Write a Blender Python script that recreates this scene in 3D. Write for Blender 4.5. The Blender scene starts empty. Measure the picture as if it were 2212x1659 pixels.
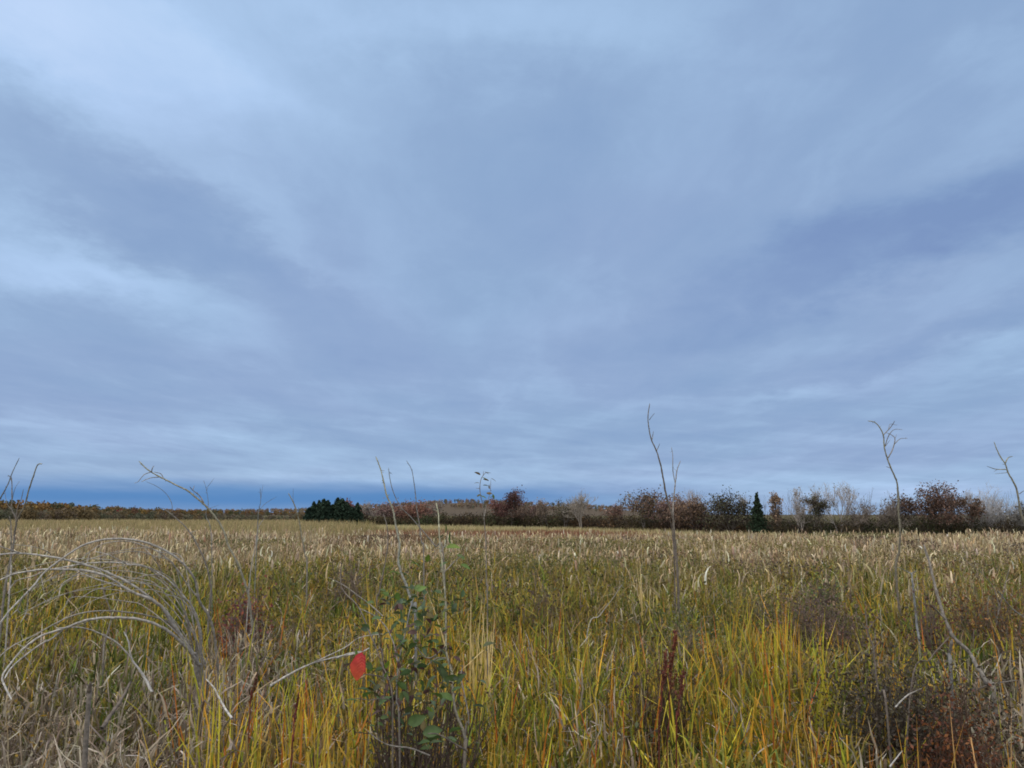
import bpy, math, random
import numpy as np
from mathutils import Vector
R = math.radians
rng = np.random.default_rng(11)
random.seed(5)
C = bpy.context.scene.collection
SC = bpy.context.scene

# ------------------------------------------------------------------ camera
EYE = 2.0
F = 1631.0                      # focal length in units of a 2212 px wide view
PITCH = math.atan(282.0 / F)
cam = bpy.data.cameras.new('camera')
cam.sensor_width = 36.0
cam.lens = 36.0 * F / 2212.0
cam.clip_start = 0.05
cam.clip_end = 20000
co = bpy.data.objects.new('camera', cam)
C.objects.link(co)
co.location = (0, 0, EYE)
co.rotation_euler = (math.pi / 2 + PITCH, 0, 0)
SC.camera = co

def P(x, y, d):
    """point of the scene seen at (x, y) of the 2212x1659 view, d metres ahead"""
    a = (x - 1106) / F
    b = -(y - 829.5) / F
    c, s = math.cos(PITCH), math.sin(PITCH)
    dy = c - b * s
    dz = s + b * c
    k = d / dy
    return np.array((a * k, d, EYE + dz * k))

def azel(x, y):
    a = (x - 1106) / F
    b = -(y - 829.5) / F
    c, s = math.cos(PITCH), math.sin(PITCH)
    v = Vector((a, c - b * s, s + b * c)).normalized()
    return math.atan2(v.x, v.y), math.asin(v.z)

# ------------------------------------------------------------------ sky
SUN_EL, SUN_AZ = R(48), R(-40)      # azimuth from +Y towards +X
world = bpy.data.worlds.new('World')
SC.world = world
world.use_nodes = True
nt = world.node_tree
nt.nodes.clear()

def nd(t, **kw):
    n = nt.nodes.new(t)
    for k, v in kw.items():
        setattr(n, k, v)
    return n

def inp(n, i, v):
    if v is None:
        return
    if hasattr(v, 'is_output'):
        nt.links.new(v, n.inputs[i])
    else:
        n.inputs[i].default_value = v

def M(op, a, b=None, c=None, clamp=False):
    n = nd('ShaderNodeMath', operation=op, use_clamp=clamp)
    inp(n, 0, a); inp(n, 1, b); inp(n, 2, c)
    return n.outputs[0]

def smooth(v, a, b, to0=0.0, to1=1.0):
    n = nd('ShaderNodeMapRange', interpolation_type='SMOOTHSTEP')
    inp(n, 0, v); inp(n, 1, a); inp(n, 2, b); inp(n, 3, to0); inp(n, 4, to1)
    return n.outputs[0]

def mix(f, a, b, blend='MIX'):
    n = nd('ShaderNodeMix', data_type='RGBA', blend_type=blend)
    inp(n, 0, f); inp(n, 6, a); inp(n, 7, b)
    return n.outputs[2]

def comb(x, y, z=0.0):
    n = nd('ShaderNodeCombineXYZ')
    inp(n, 0, x); inp(n, 1, y); inp(n, 2, z)
    return n.outputs[0]

def noise(vec, scale, detail=3, rough=0.5, dist=0.0):
    n = nd('ShaderNodeTexNoise')
    inp(n, 'Vector', vec); inp(n, 'Scale', scale); inp(n, 'Detail', detail)
    inp(n, 'Roughness', rough); inp(n, 'Distortion', dist)
    return n.outputs[0]

tc = nd('ShaderNodeTexCoord')
sep = nd('ShaderNodeSeparateXYZ')
nt.links.new(tc.outputs['Generated'], sep.inputs[0])
X, Y, Z = sep.outputs
EL = M('ARCSINE', Z)
AZ = M('ARCTAN2', X, Y)
zz = M('ADD', M('MAXIMUM', Z, 0.0), 0.09)
PX = M('DIVIDE', X, zz)
PY = M('DIVIDE', Y, zz)

wa = noise(comb(M('MULTIPLY', AZ, 3.2), M('MULTIPLY', EL, 7.0), 21.0), 1.0, 5, 0.58)
wb = noise(comb(M('MULTIPLY', AZ, 3.6), M('MULTIPLY', EL, 8.0), 31.0), 1.0, 6, 0.62)
AZW = M('ADD', AZ, M('MULTIPLY', M('SUBTRACT', wa, 0.5), 0.34))
ELW = M('ADD', EL, M('MULTIPLY', M('MULTIPLY', M('SUBTRACT', wb, 0.5), 0.22), smooth(EL, 0.02, 0.30, 0.12, 1.0)))

def blob(x, y, rx, ry, ang, amp):
    """soft patch of cloud centred on (x, y), radii in view px, long axis tilted ang degrees (down to the right)"""
    az, el = azel(x, y)
    ca, sa = math.cos(R(ang)), math.sin(R(ang))
    dx = M('SUBTRACT', AZW, az)
    dy = M('SUBTRACT', el, ELW)
    kx, ky = rx / F, ry / F
    u = M('ADD', M('MULTIPLY', dx, ca / kx), M('MULTIPLY', dy, sa / kx))
    v = M('ADD', M('MULTIPLY', dx, -sa / ky), M('MULTIPLY', dy, ca / ky))
    q = M('ADD', M('MULTIPLY', u, u), M('MULTIPLY', v, v))
    return M('MULTIPLY', M('EXPONENT', M('MULTIPLY', q, -1.0)), amp)

# warped coordinates so the cloud edges are ragged
BL = [  # x, y, rx, ry, tilt, amount
    (130, 60, 520, 170, 5, .31), (800, 20, 420, 90, 4, .18), (1320, 20, 330, 110, 8, .17),
    (40, 130, 130, 180, 0, .10), (430, 130, 330, 60, 12, .07),
    (120, 330, 420, 70, 24, -.20), (480, 480, 330, 55, 30, -.10), (900, 290, 420, 120, 10, -.06),
    (60, 560, 280, 60, 12, .22), (330, 640, 420, 55, 20, .12), (640, 500, 260, 50, 28, .08),
    (60, 470, 160, 40, 20, .06), (60, 780, 420, 60, 6, -.06), (700, 780, 520, 110, 4, -.06),
    (1000, 640, 120, 300, -30, .05),
    (150, 915, 380, 18, 5, .15), (500, 985, 600, 16, 2, .08), (330, 870, 360, 16, 6, -.04),
    (1180, 330, 120, 420, 35, -.07), (1750, 330, 500, 200, -20, -.03), (2050, 60, 300, 120, -10, -.10),
    (2180, 450, 420, 80, -14, -.26), (1750, 600, 420, 60, -14, -.16), (2150, 600, 260, 40, -12, .05),
    (2150, 210, 200, 90, -20, .08), (2050, 720, 420, 26, -10, -.12),
    (1960, 790, 300, 22, -8, .06), (1690, 845, 150, 14, -7, .07), (1850, 905, 420, 14, -5, -.05),
    (1700, 700, 420, 30, -10, .04), (1330, 905, 240, 16, -9, .07), (2190, 760, 160, 18, -12, .10),
    (1500, 790, 200, 30, -25, -.03), (1240, 700, 50, 260, 10, .03), (1300, 560, 40, 220, 18, -.03),
    (1400, 955, 700, 14, -3, -.05), (1250, 1035, 900, 20, 0, .10), (1960, 1052, 190, 26, 0, .18),
    (2100, 1000, 300, 14, -3, .06), (620, 1030, 300, 10, 1, .05), (1650, 1000, 260, 9, -2, .07),
]
s = M('ADD', 0.495, 0.0)
for b in BL:
    s = M('ADD', s, blob(*b[:5], b[5] * .98))
# streaks of the cloud layer, drawn out along its drift, on a flat layer overhead
warp = noise(comb(PX, PY), 0.55, 2, 0.5)
w1 = M('MULTIPLY', M('SUBTRACT', warp, 0.5), 1.6)
st = noise(comb(M('ADD', M('MULTIPLY', PX, 1.5), w1), M('ADD', M('MULTIPLY', PY, 0.42), w1)), 1.0, 5, 0.52)
s = M('ADD', s, M('MULTIPLY', M('SUBTRACT', st, 0.5), 0.16))
st2 = noise(comb(M('ADD', PX, 9.0), M('MULTIPLY', PY, 0.9)), 1.3, 5, 0.55, 0.4)
s = M('ADD', s, M('MULTIPLY', M('SUBTRACT', st2, 0.5), 0.20))
st4 = noise(comb(M('ADD', M('MULTIPLY', PX, 3.4), w1), M('ADD', M('MULTIPLY', PY, 1.3), w1)), 1.3, 5, 0.6, 0.3)
s = M('ADD', s, M('MULTIPLY', M('SUBTRACT', st4, 0.5), 0.15))
# fine wisps fanning along the drift, stronger in some parts of the sky
w2 = M('MULTIPLY', M('SUBTRACT', noise(comb(PX, PY, 7.0), 1.6, 4, 0.6), 0.5), 1.1)
st5 = noise(comb(M('ADD', M('MULTIPLY', PX, 4.2), M('MULTIPLY', w2, 1.5)), M('ADD', M('MULTIPLY', PY, 1.7), M('MULTIPLY', w2, -1.2)), 2.0), 1.0, 7, 0.60, 0.6)
pm = smooth(noise(comb(PX, PY, 11.0), 0.9, 2, 0.5), 0.38, 0.64, 0.25, 1.0)
s = M('ADD', s, M('MULTIPLY', M('MULTIPLY', M('SUBTRACT', st5, 0.5), 0.24), pm))
st6 = noise(comb(M('MULTIPLY', AZ, 5.0), M('MULTIPLY', M('ADD', EL, M('MULTIPLY', AZ, 0.10)), 60.0), 8.0), 1.0, 6, 0.6, 0.5)
s = M('ADD', s, M('MULTIPLY', M('MULTIPLY', M('SUBTRACT', st6, 0.5), 0.40), smooth(EL, 0.03, 0.26, 1.0, 0.0)))
st3 = noise(comb(M('MULTIPLY', AZ, 2.2), M('MULTIPLY', EL, 26.0), 3.0), 1.0, 4, 0.55, 0.3)
s = M('ADD', s, M('MULTIPLY', M('MULTIPLY', M('SUBTRACT', st3, 0.5), 0.42), smooth(EL, 0.02, 0.32, 1.0, 0.0)))
cr = nd('ShaderNodeValToRGB')
nt.links.new(s, cr.inputs[0])
el = cr.color_ramp.elements
el[0].position, el[0].color = 0.14, (.200, .310, .545, 1)
el[1].position, el[1].color = 0.95, (.530, .700, .960, 1)
for p, c in ((0.30, (.235, .360, .590, 1)), (0.47, (.283, .415, .640, 1)), (0.62, (.350, .508, .745, 1)), (0.78, (.430, .610, .880, 1))):
    e = el.new(p); e.color = c
sky_c = cr.outputs[0]
# some of the cloud is a touch lilac, some a touch green
hue = noise(comb(M('MULTIPLY', PX, 0.8), M('MULTIPLY', PY, 0.5), 5.0), 0.9, 2, 0.5)
sky_c = mix(smooth(hue, 0.42, 0.66), sky_c, mix(1.0, sky_c, (1.025, .985, 1.0, 1), 'MULTIPLY'))
# deep blue clear gap above the horizon, fading out to the right
edge = M('ADD', EL, M('MULTIPLY', M('SUBTRACT', noise(comb(M('MULTIPLY', AZ, 4.0), M('MULTIPLY', EL, 30.0), 1.0), 1.4, 5), 0.5), 0.022))
gap = M('MULTIPLY', smooth(edge, 0.022, 0.050, 1.0, 0.0), smooth(AZ, -0.12, 0.34, 1.0, 0.0))
gap = M('MULTIPLY', gap, smooth(edge, 0.000, 0.020, 0.55, 1.0))
sky_c = mix(gap, sky_c, (.082, .238, .530, 1))
# unseen sky overhead (as in overcast) and behind, brightened to light the field
up = smooth(EL, R(38), R(70), 1.0, 3.2)
back = smooth(Y, 0.25, -0.5, 1.0, 2.6)
zen = M('MAXIMUM', up, back)
sky_c = mix(smooth(zen, 1.0, 2.6), sky_c, (.60, .60, .60, 1))
n_scale = nd('ShaderNodeVectorMath', operation='SCALE')
inp(n_scale, 0, sky_c); inp(n_scale, 3, zen)
nsk = nd('ShaderNodeTexSky')
nsk.sky_type = 'NISHITA'
nsk.sun_disc = False
nsk.sun_elevation = SUN_EL
nsk.sun_rotation = SUN_AZ
bg1 = nd('ShaderNodeBackground'); inp(bg1, 0, n_scale.outputs[0]); inp(bg1, 1, 1.0)
bg2 = nd('ShaderNodeBackground'); inp(bg2, 0, nsk.outputs[0]); inp(bg2, 1, 0.1)
ms = nd('ShaderNodeMixShader'); inp(ms, 0, 0.03)
nt.links.new(bg1.outputs[0], ms.inputs[1]); nt.links.new(bg2.outputs[0], ms.inputs[2])
out = nd('ShaderNodeOutputWorld')
nt.links.new(ms.outputs[0], out.inputs[0])

sun = bpy.data.lights.new('sun', 'SUN')
sun.energy = 1.1
sun.angle = R(25)
sun.color = (1.0, .93, .82)
so = bpy.data.objects.new('sun', sun)
C.objects.link(so)
sd = Vector((math.sin(SUN_AZ) * math.cos(SUN_EL), math.cos(SUN_AZ) * math.cos(SUN_EL), math.sin(SUN_EL)))
sd = Vector((sd.x, -0.2, sd.z))      # the bright part of the cloud stands high to the left
so.rotation_euler = sd.to_track_quat('Z', 'Y').to_euler()

SC.view_settings.view_transform = 'Standard'
SC.view_settings.look = 'None'
SC.view_settings.exposure = 0.0
SC.view_settings.gamma = 1.0
SC.cycles.max_bounces = 5
SC.cycles.diffuse_bounces = 3
SC.cycles.transparent_max_bounces = 4
SC.cycles.filter_width = 1.8

# ------------------------------------------------------------------ helpers
def tag(o, label=None, cat=None, group=None, kind=None):
    if label: o['label'] = label
    if cat: o['category'] = cat
    if group: o['group'] = group
    if kind: o['kind'] = kind
    return o

def empty(name, loc, label, cat, group=None):
    o = bpy.data.objects.new(name, None)
    o.empty_display_size = .2
    C.objects.link(o)
    o.location = loc
    group = group or {'dead_sapling': 'dead saplings standing in the marsh', 'bare_tree': 'leafless trees along the marsh edge', 'autumn_tree': 'autumn trees along the marsh edge',
                      'spruce_tree': 'dark spruces beyond the marsh', 'cattail_clump': 'bright leaf clumps in the near grass', 'dock_plant': 'dock stalks in the near grass',
                      'fallen_stick': 'pale sticks lying in the grass', 'thin_twig': 'thin twigs rising above the reeds', 'bare_bush': 'leafless bushes along the marsh edge',
                      'brown_bush': 'brown bushes in the marsh'}.get(name)
    return tag(o, label, cat, group)

class MB:
    """collects numpy vertex / face blocks with a colour per vertex"""
    def __init__(s):
        s.v, s.q, s.t, s.c, s.n = [], [], [], [], 0
    def add(s, v, quads=None, tris=None, col=(.5, .5, .5)):
        v = np.asarray(v, dtype=np.float32).reshape(-1, 3)
        c = np.asarray(col, dtype=np.float32)
        if c.ndim == 1:
            c = np.tile(c, (len(v), 1))
        s.v.append(v); s.c.append(c.reshape(-1, 3))
        if quads is not None and len(quads):
            s.q.append(np.asarray(quads, dtype=np.int64).reshape(-1, 4) + s.n)
        if tris is not None and len(tris):
            s.t.append(np.asarray(tris, dtype=np.int64).reshape(-1, 3) + s.n)
        s.n += len(v)
    def build(s, name, mat, parent=None, smooth=False, origin=None, off_root=None):
        v = np.concatenate(s.v)
        c = np.concatenate(s.c)
        off = np.zeros(3)
        if parent is not None:
            off = np.array((off_root or parent).location)
        elif origin is not None:
            off = np.array(origin)
        v = v - off.astype(np.float32)
        q = np.concatenate(s.q) if s.q else np.zeros((0, 4), int)
        t = np.concatenate(s.t) if s.t else np.zeros((0, 3), int)
        me = bpy.data.meshes.new(name)
        me.vertices.add(len(v))
        me.vertices.foreach_set('co', v.astype(np.float32).ravel())
        loops = np.concatenate([q.ravel(), t.ravel()]).astype(np.int32)
        me.loops.add(len(loops))
        me.loops.foreach_set('vertex_index', loops)
        me.polygons.add(len(q) + len(t))
        st = np.concatenate([np.arange(len(q)) * 4, len(q) * 4 + np.arange(len(t)) * 3]).astype(np.int32)
        me.polygons.foreach_set('loop_start', st)
        if smooth:
            me.polygons.foreach_set('use_smooth', np.ones(len(st), dtype=bool))
        me.update(calc_edges=True)
        ca = me.color_attributes.new('tint', 'FLOAT_COLOR', 'POINT')
        rgba = np.ones((len(c), 4), dtype=np.float32); rgba[:, :3] = c
        ca.data.foreach_set('color', rgba.ravel())
        me.materials.append(mat)
        o = bpy.data.objects.new(name, me)
        C.objects.link(o)
        if parent is not None:
            o.parent = parent
        elif origin is not None:
            o.location = origin
        return o

def hashn(ix, iy, k):
    h = np.sin(ix * 127.1 + iy * 311.7 + k * 74.7) * 43758.5453
    return h - np.floor(h)

def vnoise(x, y, sc, k=0.0):
    x = np.asarray(x) / sc; y = np.asarray(y) / sc
    ix, iy = np.floor(x), np.floor(y)
    fx, fy = x - ix, y - iy
    fx = fx * fx * (3 - 2 * fx); fy = fy * fy * (3 - 2 * fy)
    a = hashn(ix, iy, k); b = hashn(ix + 1, iy, k); c = hashn(ix, iy + 1, k); d = hashn(ix + 1, iy + 1, k)
    return (a * (1 - fx) + b * fx) * (1 - fy) + (c * (1 - fx) + d * fx) * fy

def fnoise(x, y, sc, k=0.0):
    return (vnoise(x, y, sc, k) * .55 + vnoise(x, y, sc * .47, k + 3) * .3 + vnoise(x, y, sc * .21, k + 7) * .15)

# ------------------------------------------------------------------ materials
def leaf_mat(name, transl=0.3, rough=0.7, spec=0.25, nscale=30.0, namt=0.35):
    m = bpy.data.materials.new(name)
    m.use_nodes = True
    t = m.node_tree
    t.nodes.clear()
    N = t.nodes.new; L = t.links.new
    at = N('ShaderNodeVertexColor'); at.layer_name = 'tint'
    tcn = N('ShaderNodeTexCoord')
    no = N('ShaderNodeTexNoise'); no.inputs['Scale'].default_value = nscale; no.inputs['Detail'].default_value = 3
    L(tcn.outputs['Object'], no.inputs['Vector'])
    mr = N('ShaderNodeMapRange'); mr.inputs[1].default_value = .3; mr.inputs[2].default_value = .7
    mr.inputs[3].default_value = 1 - namt; mr.inputs[4].default_value = 1 + namt
    L(no.outputs[0], mr.inputs[0])
    vm = N('ShaderNodeVectorMath'); vm.operation = 'SCALE'
    L(at.outputs[0], vm.inputs[0]); L(mr.outputs[0], vm.inputs[3])
    pr = N('ShaderNodeBsdfPrincipled')
    L(vm.outputs[0], pr.inputs['Base Color'])
    pr.inputs['Roughness'].default_value = rough
    pr.inputs['Specular IOR Level'].default_value = spec
    o = N('ShaderNodeOutputMaterial')
    if transl > 0:
        tr = N('ShaderNodeBsdfTranslucent')
        L(vm.outputs[0], tr.inputs['Color'])
        mx = N('ShaderNodeMixShader'); mx.inputs[0].default_value = transl
        L(pr.outputs[0], mx.inputs[1]); L(tr.outputs[0], mx.inputs[2]); L(mx.outputs[0], o.inputs[0])
    else:
        bp = N('ShaderNodeBump'); bp.inputs['Strength'].default_value = .5; bp.inputs['Distance'].default_value = .004
        L(no.outputs[0], bp.inputs['Height']); L(bp.outputs[0], pr.inputs['Normal'])
        L(pr.outputs[0], o.inputs[0])
    return m

MAT_GRASS = leaf_mat('grass_blade', .20, .65, .3, 22, .25)
MAT_LEAF = leaf_mat('leaf', .30, .55, .35, 40, .22)
MAT_BARK = leaf_mat('bark', 0, .85, .2, 60, .38)
MAT_FAR = leaf_mat('far_foliage', .15, .9, .1, .6, .25)

def ground_material():
    m = bpy.data.materials.new('marsh_soil')
    m.use_nodes = True
    t = m.node_tree
    pr = t.nodes['Principled BSDF']
    N = t.nodes.new; L = t.links.new
    tcn = N('ShaderNodeTexCoord')
    n1 = N('ShaderNodeTexNoise'); n1.inputs['Scale'].default_value = .35; n1.inputs['Detail'].default_value = 8
    n2 = N('ShaderNodeTexNoise'); n2.inputs['Scale'].default_value = 9; n2.inputs['Detail'].default_value = 6
    L(tcn.outputs['Object'], n1.inputs['Vector']); L(tcn.outputs['Object'], n2.inputs['Vector'])
    r = N('ShaderNodeValToRGB')
    r.color_ramp.elements[0].position = .35; r.color_ramp.elements[0].color = (.05, .04, .02, 1)
    r.color_ramp.elements[1].position = .66; r.color_ramp.elements[1].color = (.15, .11, .05, 1)
    e = r.color_ramp.elements.new(.5); e.color = (.085, .075, .03, 1)
    mxv = N('ShaderNodeMath'); mxv.operation = 'MULTIPLY_ADD'
    L(n2.outputs[0], mxv.inputs[0]); mxv.inputs[1].default_value = .4
    sc = N('ShaderNodeMath'); sc.operation = 'MULTIPLY'; sc.inputs[1].default_value = .6
    L(n1.outputs[0], sc.inputs[0]); L(sc.outputs[0], mxv.inputs[2])
    L(mxv.outputs[0], r.inputs[0]); L(r.outputs[0], pr.inputs['Base Color'])
    pr.inputs['Roughness'].default_value = .95
    pr.inputs['Specular IOR Level'].default_value = .1
    b = N('ShaderNodeBump'); b.inputs['Distance'].default_value = .06
    L(n2.outputs[0], b.inputs['Height']); L(b.outputs[0], pr.inputs['Normal'])
    return m

# ------------------------------------------------------------------ ground and hills
def build_ground():
    xs = np.concatenate([-np.geomspace(6000, 4, 34), np.linspace(-3, 3, 7), np.geomspace(4, 6000, 34)])
    ys = np.concatenate([[-200, -50, -12], np.linspace(-4, 14, 19), np.geomspace(16, 6500, 34)])
    gx, gy = np.meshgrid(xs, ys)
    near = np.clip(1 - (np.hypot(gx, gy) - 20) / 40, 0, 1)
    gz = (fnoise(gx, gy, 2.5, 2) - .5) * .16 * near
    v = np.stack([gx, gy, gz], -1).reshape(-1, 3)
    nx, ny = len(xs), len(ys)
    i = np.arange(nx * ny).reshape(ny, nx)
    q = np.stack([i[:-1, :-1], i[:-1, 1:], i[1:, 1:], i[1:, :-1]], -1).reshape(-1, 4)
    mb = MB(); mb.add(v, q)
    tag(mb.build('ground', ground_material(), smooth=True), kind='structure')
build_ground()

# ------------------------------------------------------------------ grass blades
def blades(mb, base, h, w, azi, th0, th1, c0, c1, seg=4, kink=None, kang=None, pw=1.6, face=None, widemid=False):
    """curved blades: lean th0 at the foot growing by th1 at the tip, bent toward azi; kink = place of a fold"""
    n = len(base)
    if n == 0: return
    t = np.linspace(0, 1, seg + 1)
    tm = (t[1:] + t[:-1]) / 2
    th = th0[:, None] + th1[:, None] * tm[None, :] ** pw
    if kink is not None:
        th = th + (tm[None, :] > kink[:, None]) * kang[:, None]
    dh = np.sin(th) / seg * h[:, None]
    dz = np.cos(th) / seg * h[:, None]
    H = np.concatenate([np.zeros((n, 1)), np.cumsum(dh, 1)], 1)
    Zc = np.concatenate([np.zeros((n, 1)), np.cumsum(dz, 1)], 1)
    az2 = azi[:, None] + (np.random.default_rng(3).normal(0, .25, n))[:, None] * t[None, :]
    cx = base[:, None, 0] + H * np.cos(az2)
    cy = base[:, None, 1] + H * np.sin(az2)
    cz = np.maximum(base[:, None, 2] + Zc, 0.01)
    if face is None:
        face = azi + math.pi / 2
    fa = face[:, None] + 0 * t[None, :]
    wt = (1 - t ** 2.2) * .96 + .04
    if widemid: wt = np.minimum(wt, .45 + t * 1.6)
    ww = w[:, None] * wt[None, :] * .5
    ox, oy = np.cos(fa) * ww, np.sin(fa) * ww
    L_ = np.stack([cx - ox, cy - oy, cz], -1)
    R_ = np.stack([cx + ox, cy + oy, cz], -1)
    v = np.stack([L_, R_], 2).reshape(-1, 3)
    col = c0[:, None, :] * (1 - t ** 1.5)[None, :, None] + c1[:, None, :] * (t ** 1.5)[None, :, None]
    col = np.repeat(col, 2, axis=1).reshape(-1, 3)
    b = (np.arange(n) * (seg + 1) * 2)[:, None] + (np.arange(seg) * 2)[None, :]
    q = np.stack([b, b + 1, b + 3, b + 2], -1).reshape(-1, 4)
    mb.add(v, q, col=col)

def wedge(n, y0, y1, side=1.2, k=.80):
    """n random points in the wedge of field ahead, even per square metre"""
    m = int(n * 1.6) + 50
    ys = np.sqrt(rng.uniform(y0 * y0, y1 * y1, m))
    xs = rng.uniform(-1, 1, m) * (k * ys + side)
    keep = rng.uniform(0, 1, m) < 1.01
    return xs[keep][:n], ys[keep][:n]

def tuft(xs, ys, per, spread):
    x = np.repeat(xs, per); y = np.repeat(ys, per)
    return x + rng.normal(0, 1, len(x)) * np.repeat(spread, per), y + rng.normal(0, 1, len(y)) * np.repeat(spread, per)

def pick(cols, idx, jit=.16):
    c = np.array(cols)[idx]
    return np.clip(c * np.exp(rng.normal(0, jit, (len(idx), 1))) * np.exp(rng.normal(0, .05, (len(idx), 3))), 0, .9)

def spot(x, y, px, py, rad, canopy=.6):
    """1 near the place seen at (px, py), falling off over rad metres (x) and twice that (y)"""
    ang = (py - 1112) / F
    d = (EYE - canopy) / max(ang, .01)
    cx = (px - 1106) / F * d
    return np.exp(-((x - cx) / rad) ** 2 - ((y - d) / (rad * 1.5)) ** 2)

def sil(x, y):
    """view column of a field point"""
    return 1106 + x / np.maximum(y, .1) * F

# colours (real; G_BASE and D_BASE darkened further to paint shade among the stems)
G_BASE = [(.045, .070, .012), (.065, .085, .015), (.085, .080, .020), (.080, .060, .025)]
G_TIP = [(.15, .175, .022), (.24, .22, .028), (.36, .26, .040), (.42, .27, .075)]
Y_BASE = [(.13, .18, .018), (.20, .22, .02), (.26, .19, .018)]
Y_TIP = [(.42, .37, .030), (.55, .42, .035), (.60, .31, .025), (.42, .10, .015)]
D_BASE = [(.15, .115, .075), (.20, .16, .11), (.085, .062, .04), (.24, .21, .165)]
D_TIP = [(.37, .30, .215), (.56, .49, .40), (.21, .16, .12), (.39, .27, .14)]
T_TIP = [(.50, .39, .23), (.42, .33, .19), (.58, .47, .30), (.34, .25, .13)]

def field_weights(x, y):
    """how grey-dead, how yellow each point of the near field is"""
    px = sil(x, y)
    dead = .10 + .85 * np.exp(-((px - 130) / 330) ** 2) * np.exp(-((y - 4.0) / 1.15) ** 2)
    dead += .65 * np.exp(-((px - 560) / 210) ** 2) * np.exp(-((y - 5.2) / 1.2) ** 2) + .35 * np.exp(-((px - 900) / 110) ** 2) * np.exp(-((y - 3.6) / .9) ** 2)
    dead += .25 * np.exp(-((px - 250) / 260) ** 2) * (y < 4.2)
    dead += .75 * np.exp(-((px - 2080) / 260) ** 2) * np.exp(-((y - 4.2) / 1.1) ** 2)
    dead += .25 * np.exp(-((px - 1330) / 150) ** 2) * np.exp(-((y - 6.5) / 1.2) ** 2)
    dead += .6 * (vnoise(x, y, .55, 6) > .60) * (y < 7) + .45 * np.exp(-((px - 2150) / 230) ** 2) * (y < 4.6)
    dead += .35 * (fnoise(x, y, 1.1, 5) - .5)
    yel = .20 + .16 * ((y > 5) & (y < 11)) + .75 * np.exp(-((px - 650) / 170) ** 2) * np.exp(-((y - 4.3) / .9) ** 2)
    yel += .8 * np.exp(-((px - 1640) / 300) ** 2) * np.exp(-((y - 5.2) / 1.2) ** 2)
    yel += .4 * np.exp(-((px - 1060) / 150) ** 2) * np.exp(-((y - 7.5) / 2.5) ** 2)
    yel += .35 * np.exp(-((px - 1250) / 330) ** 2) * np.exp(-((y - 4.8) / 1.5) ** 2)
    yel += .8 * (fnoise(x, y, .8, 9) - .5) - .6 * np.exp(-((px - 120) / 330) ** 2) * (y < 6)
    return np.clip(dead, 0.03, .95), np.clip(yel, 0.03, .95)

def canopy_h(x, y):
    h = np.interp(y, [1.2, 2.5, 3.3, 4.5, 6.5, 9, 14], [.55, .74, .88, .97, .99, 1.02, 1.05])
    h = h * (.66 + .30 * fnoise(x, y, 1.7, 21) + .34 * vnoise(x, y, .42, 22))
    return h - .30 * np.exp(-((sil(x, y) - 1965) / 70) ** 2) * np.exp(-((y - 3.5) / .5) ** 2)

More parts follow.
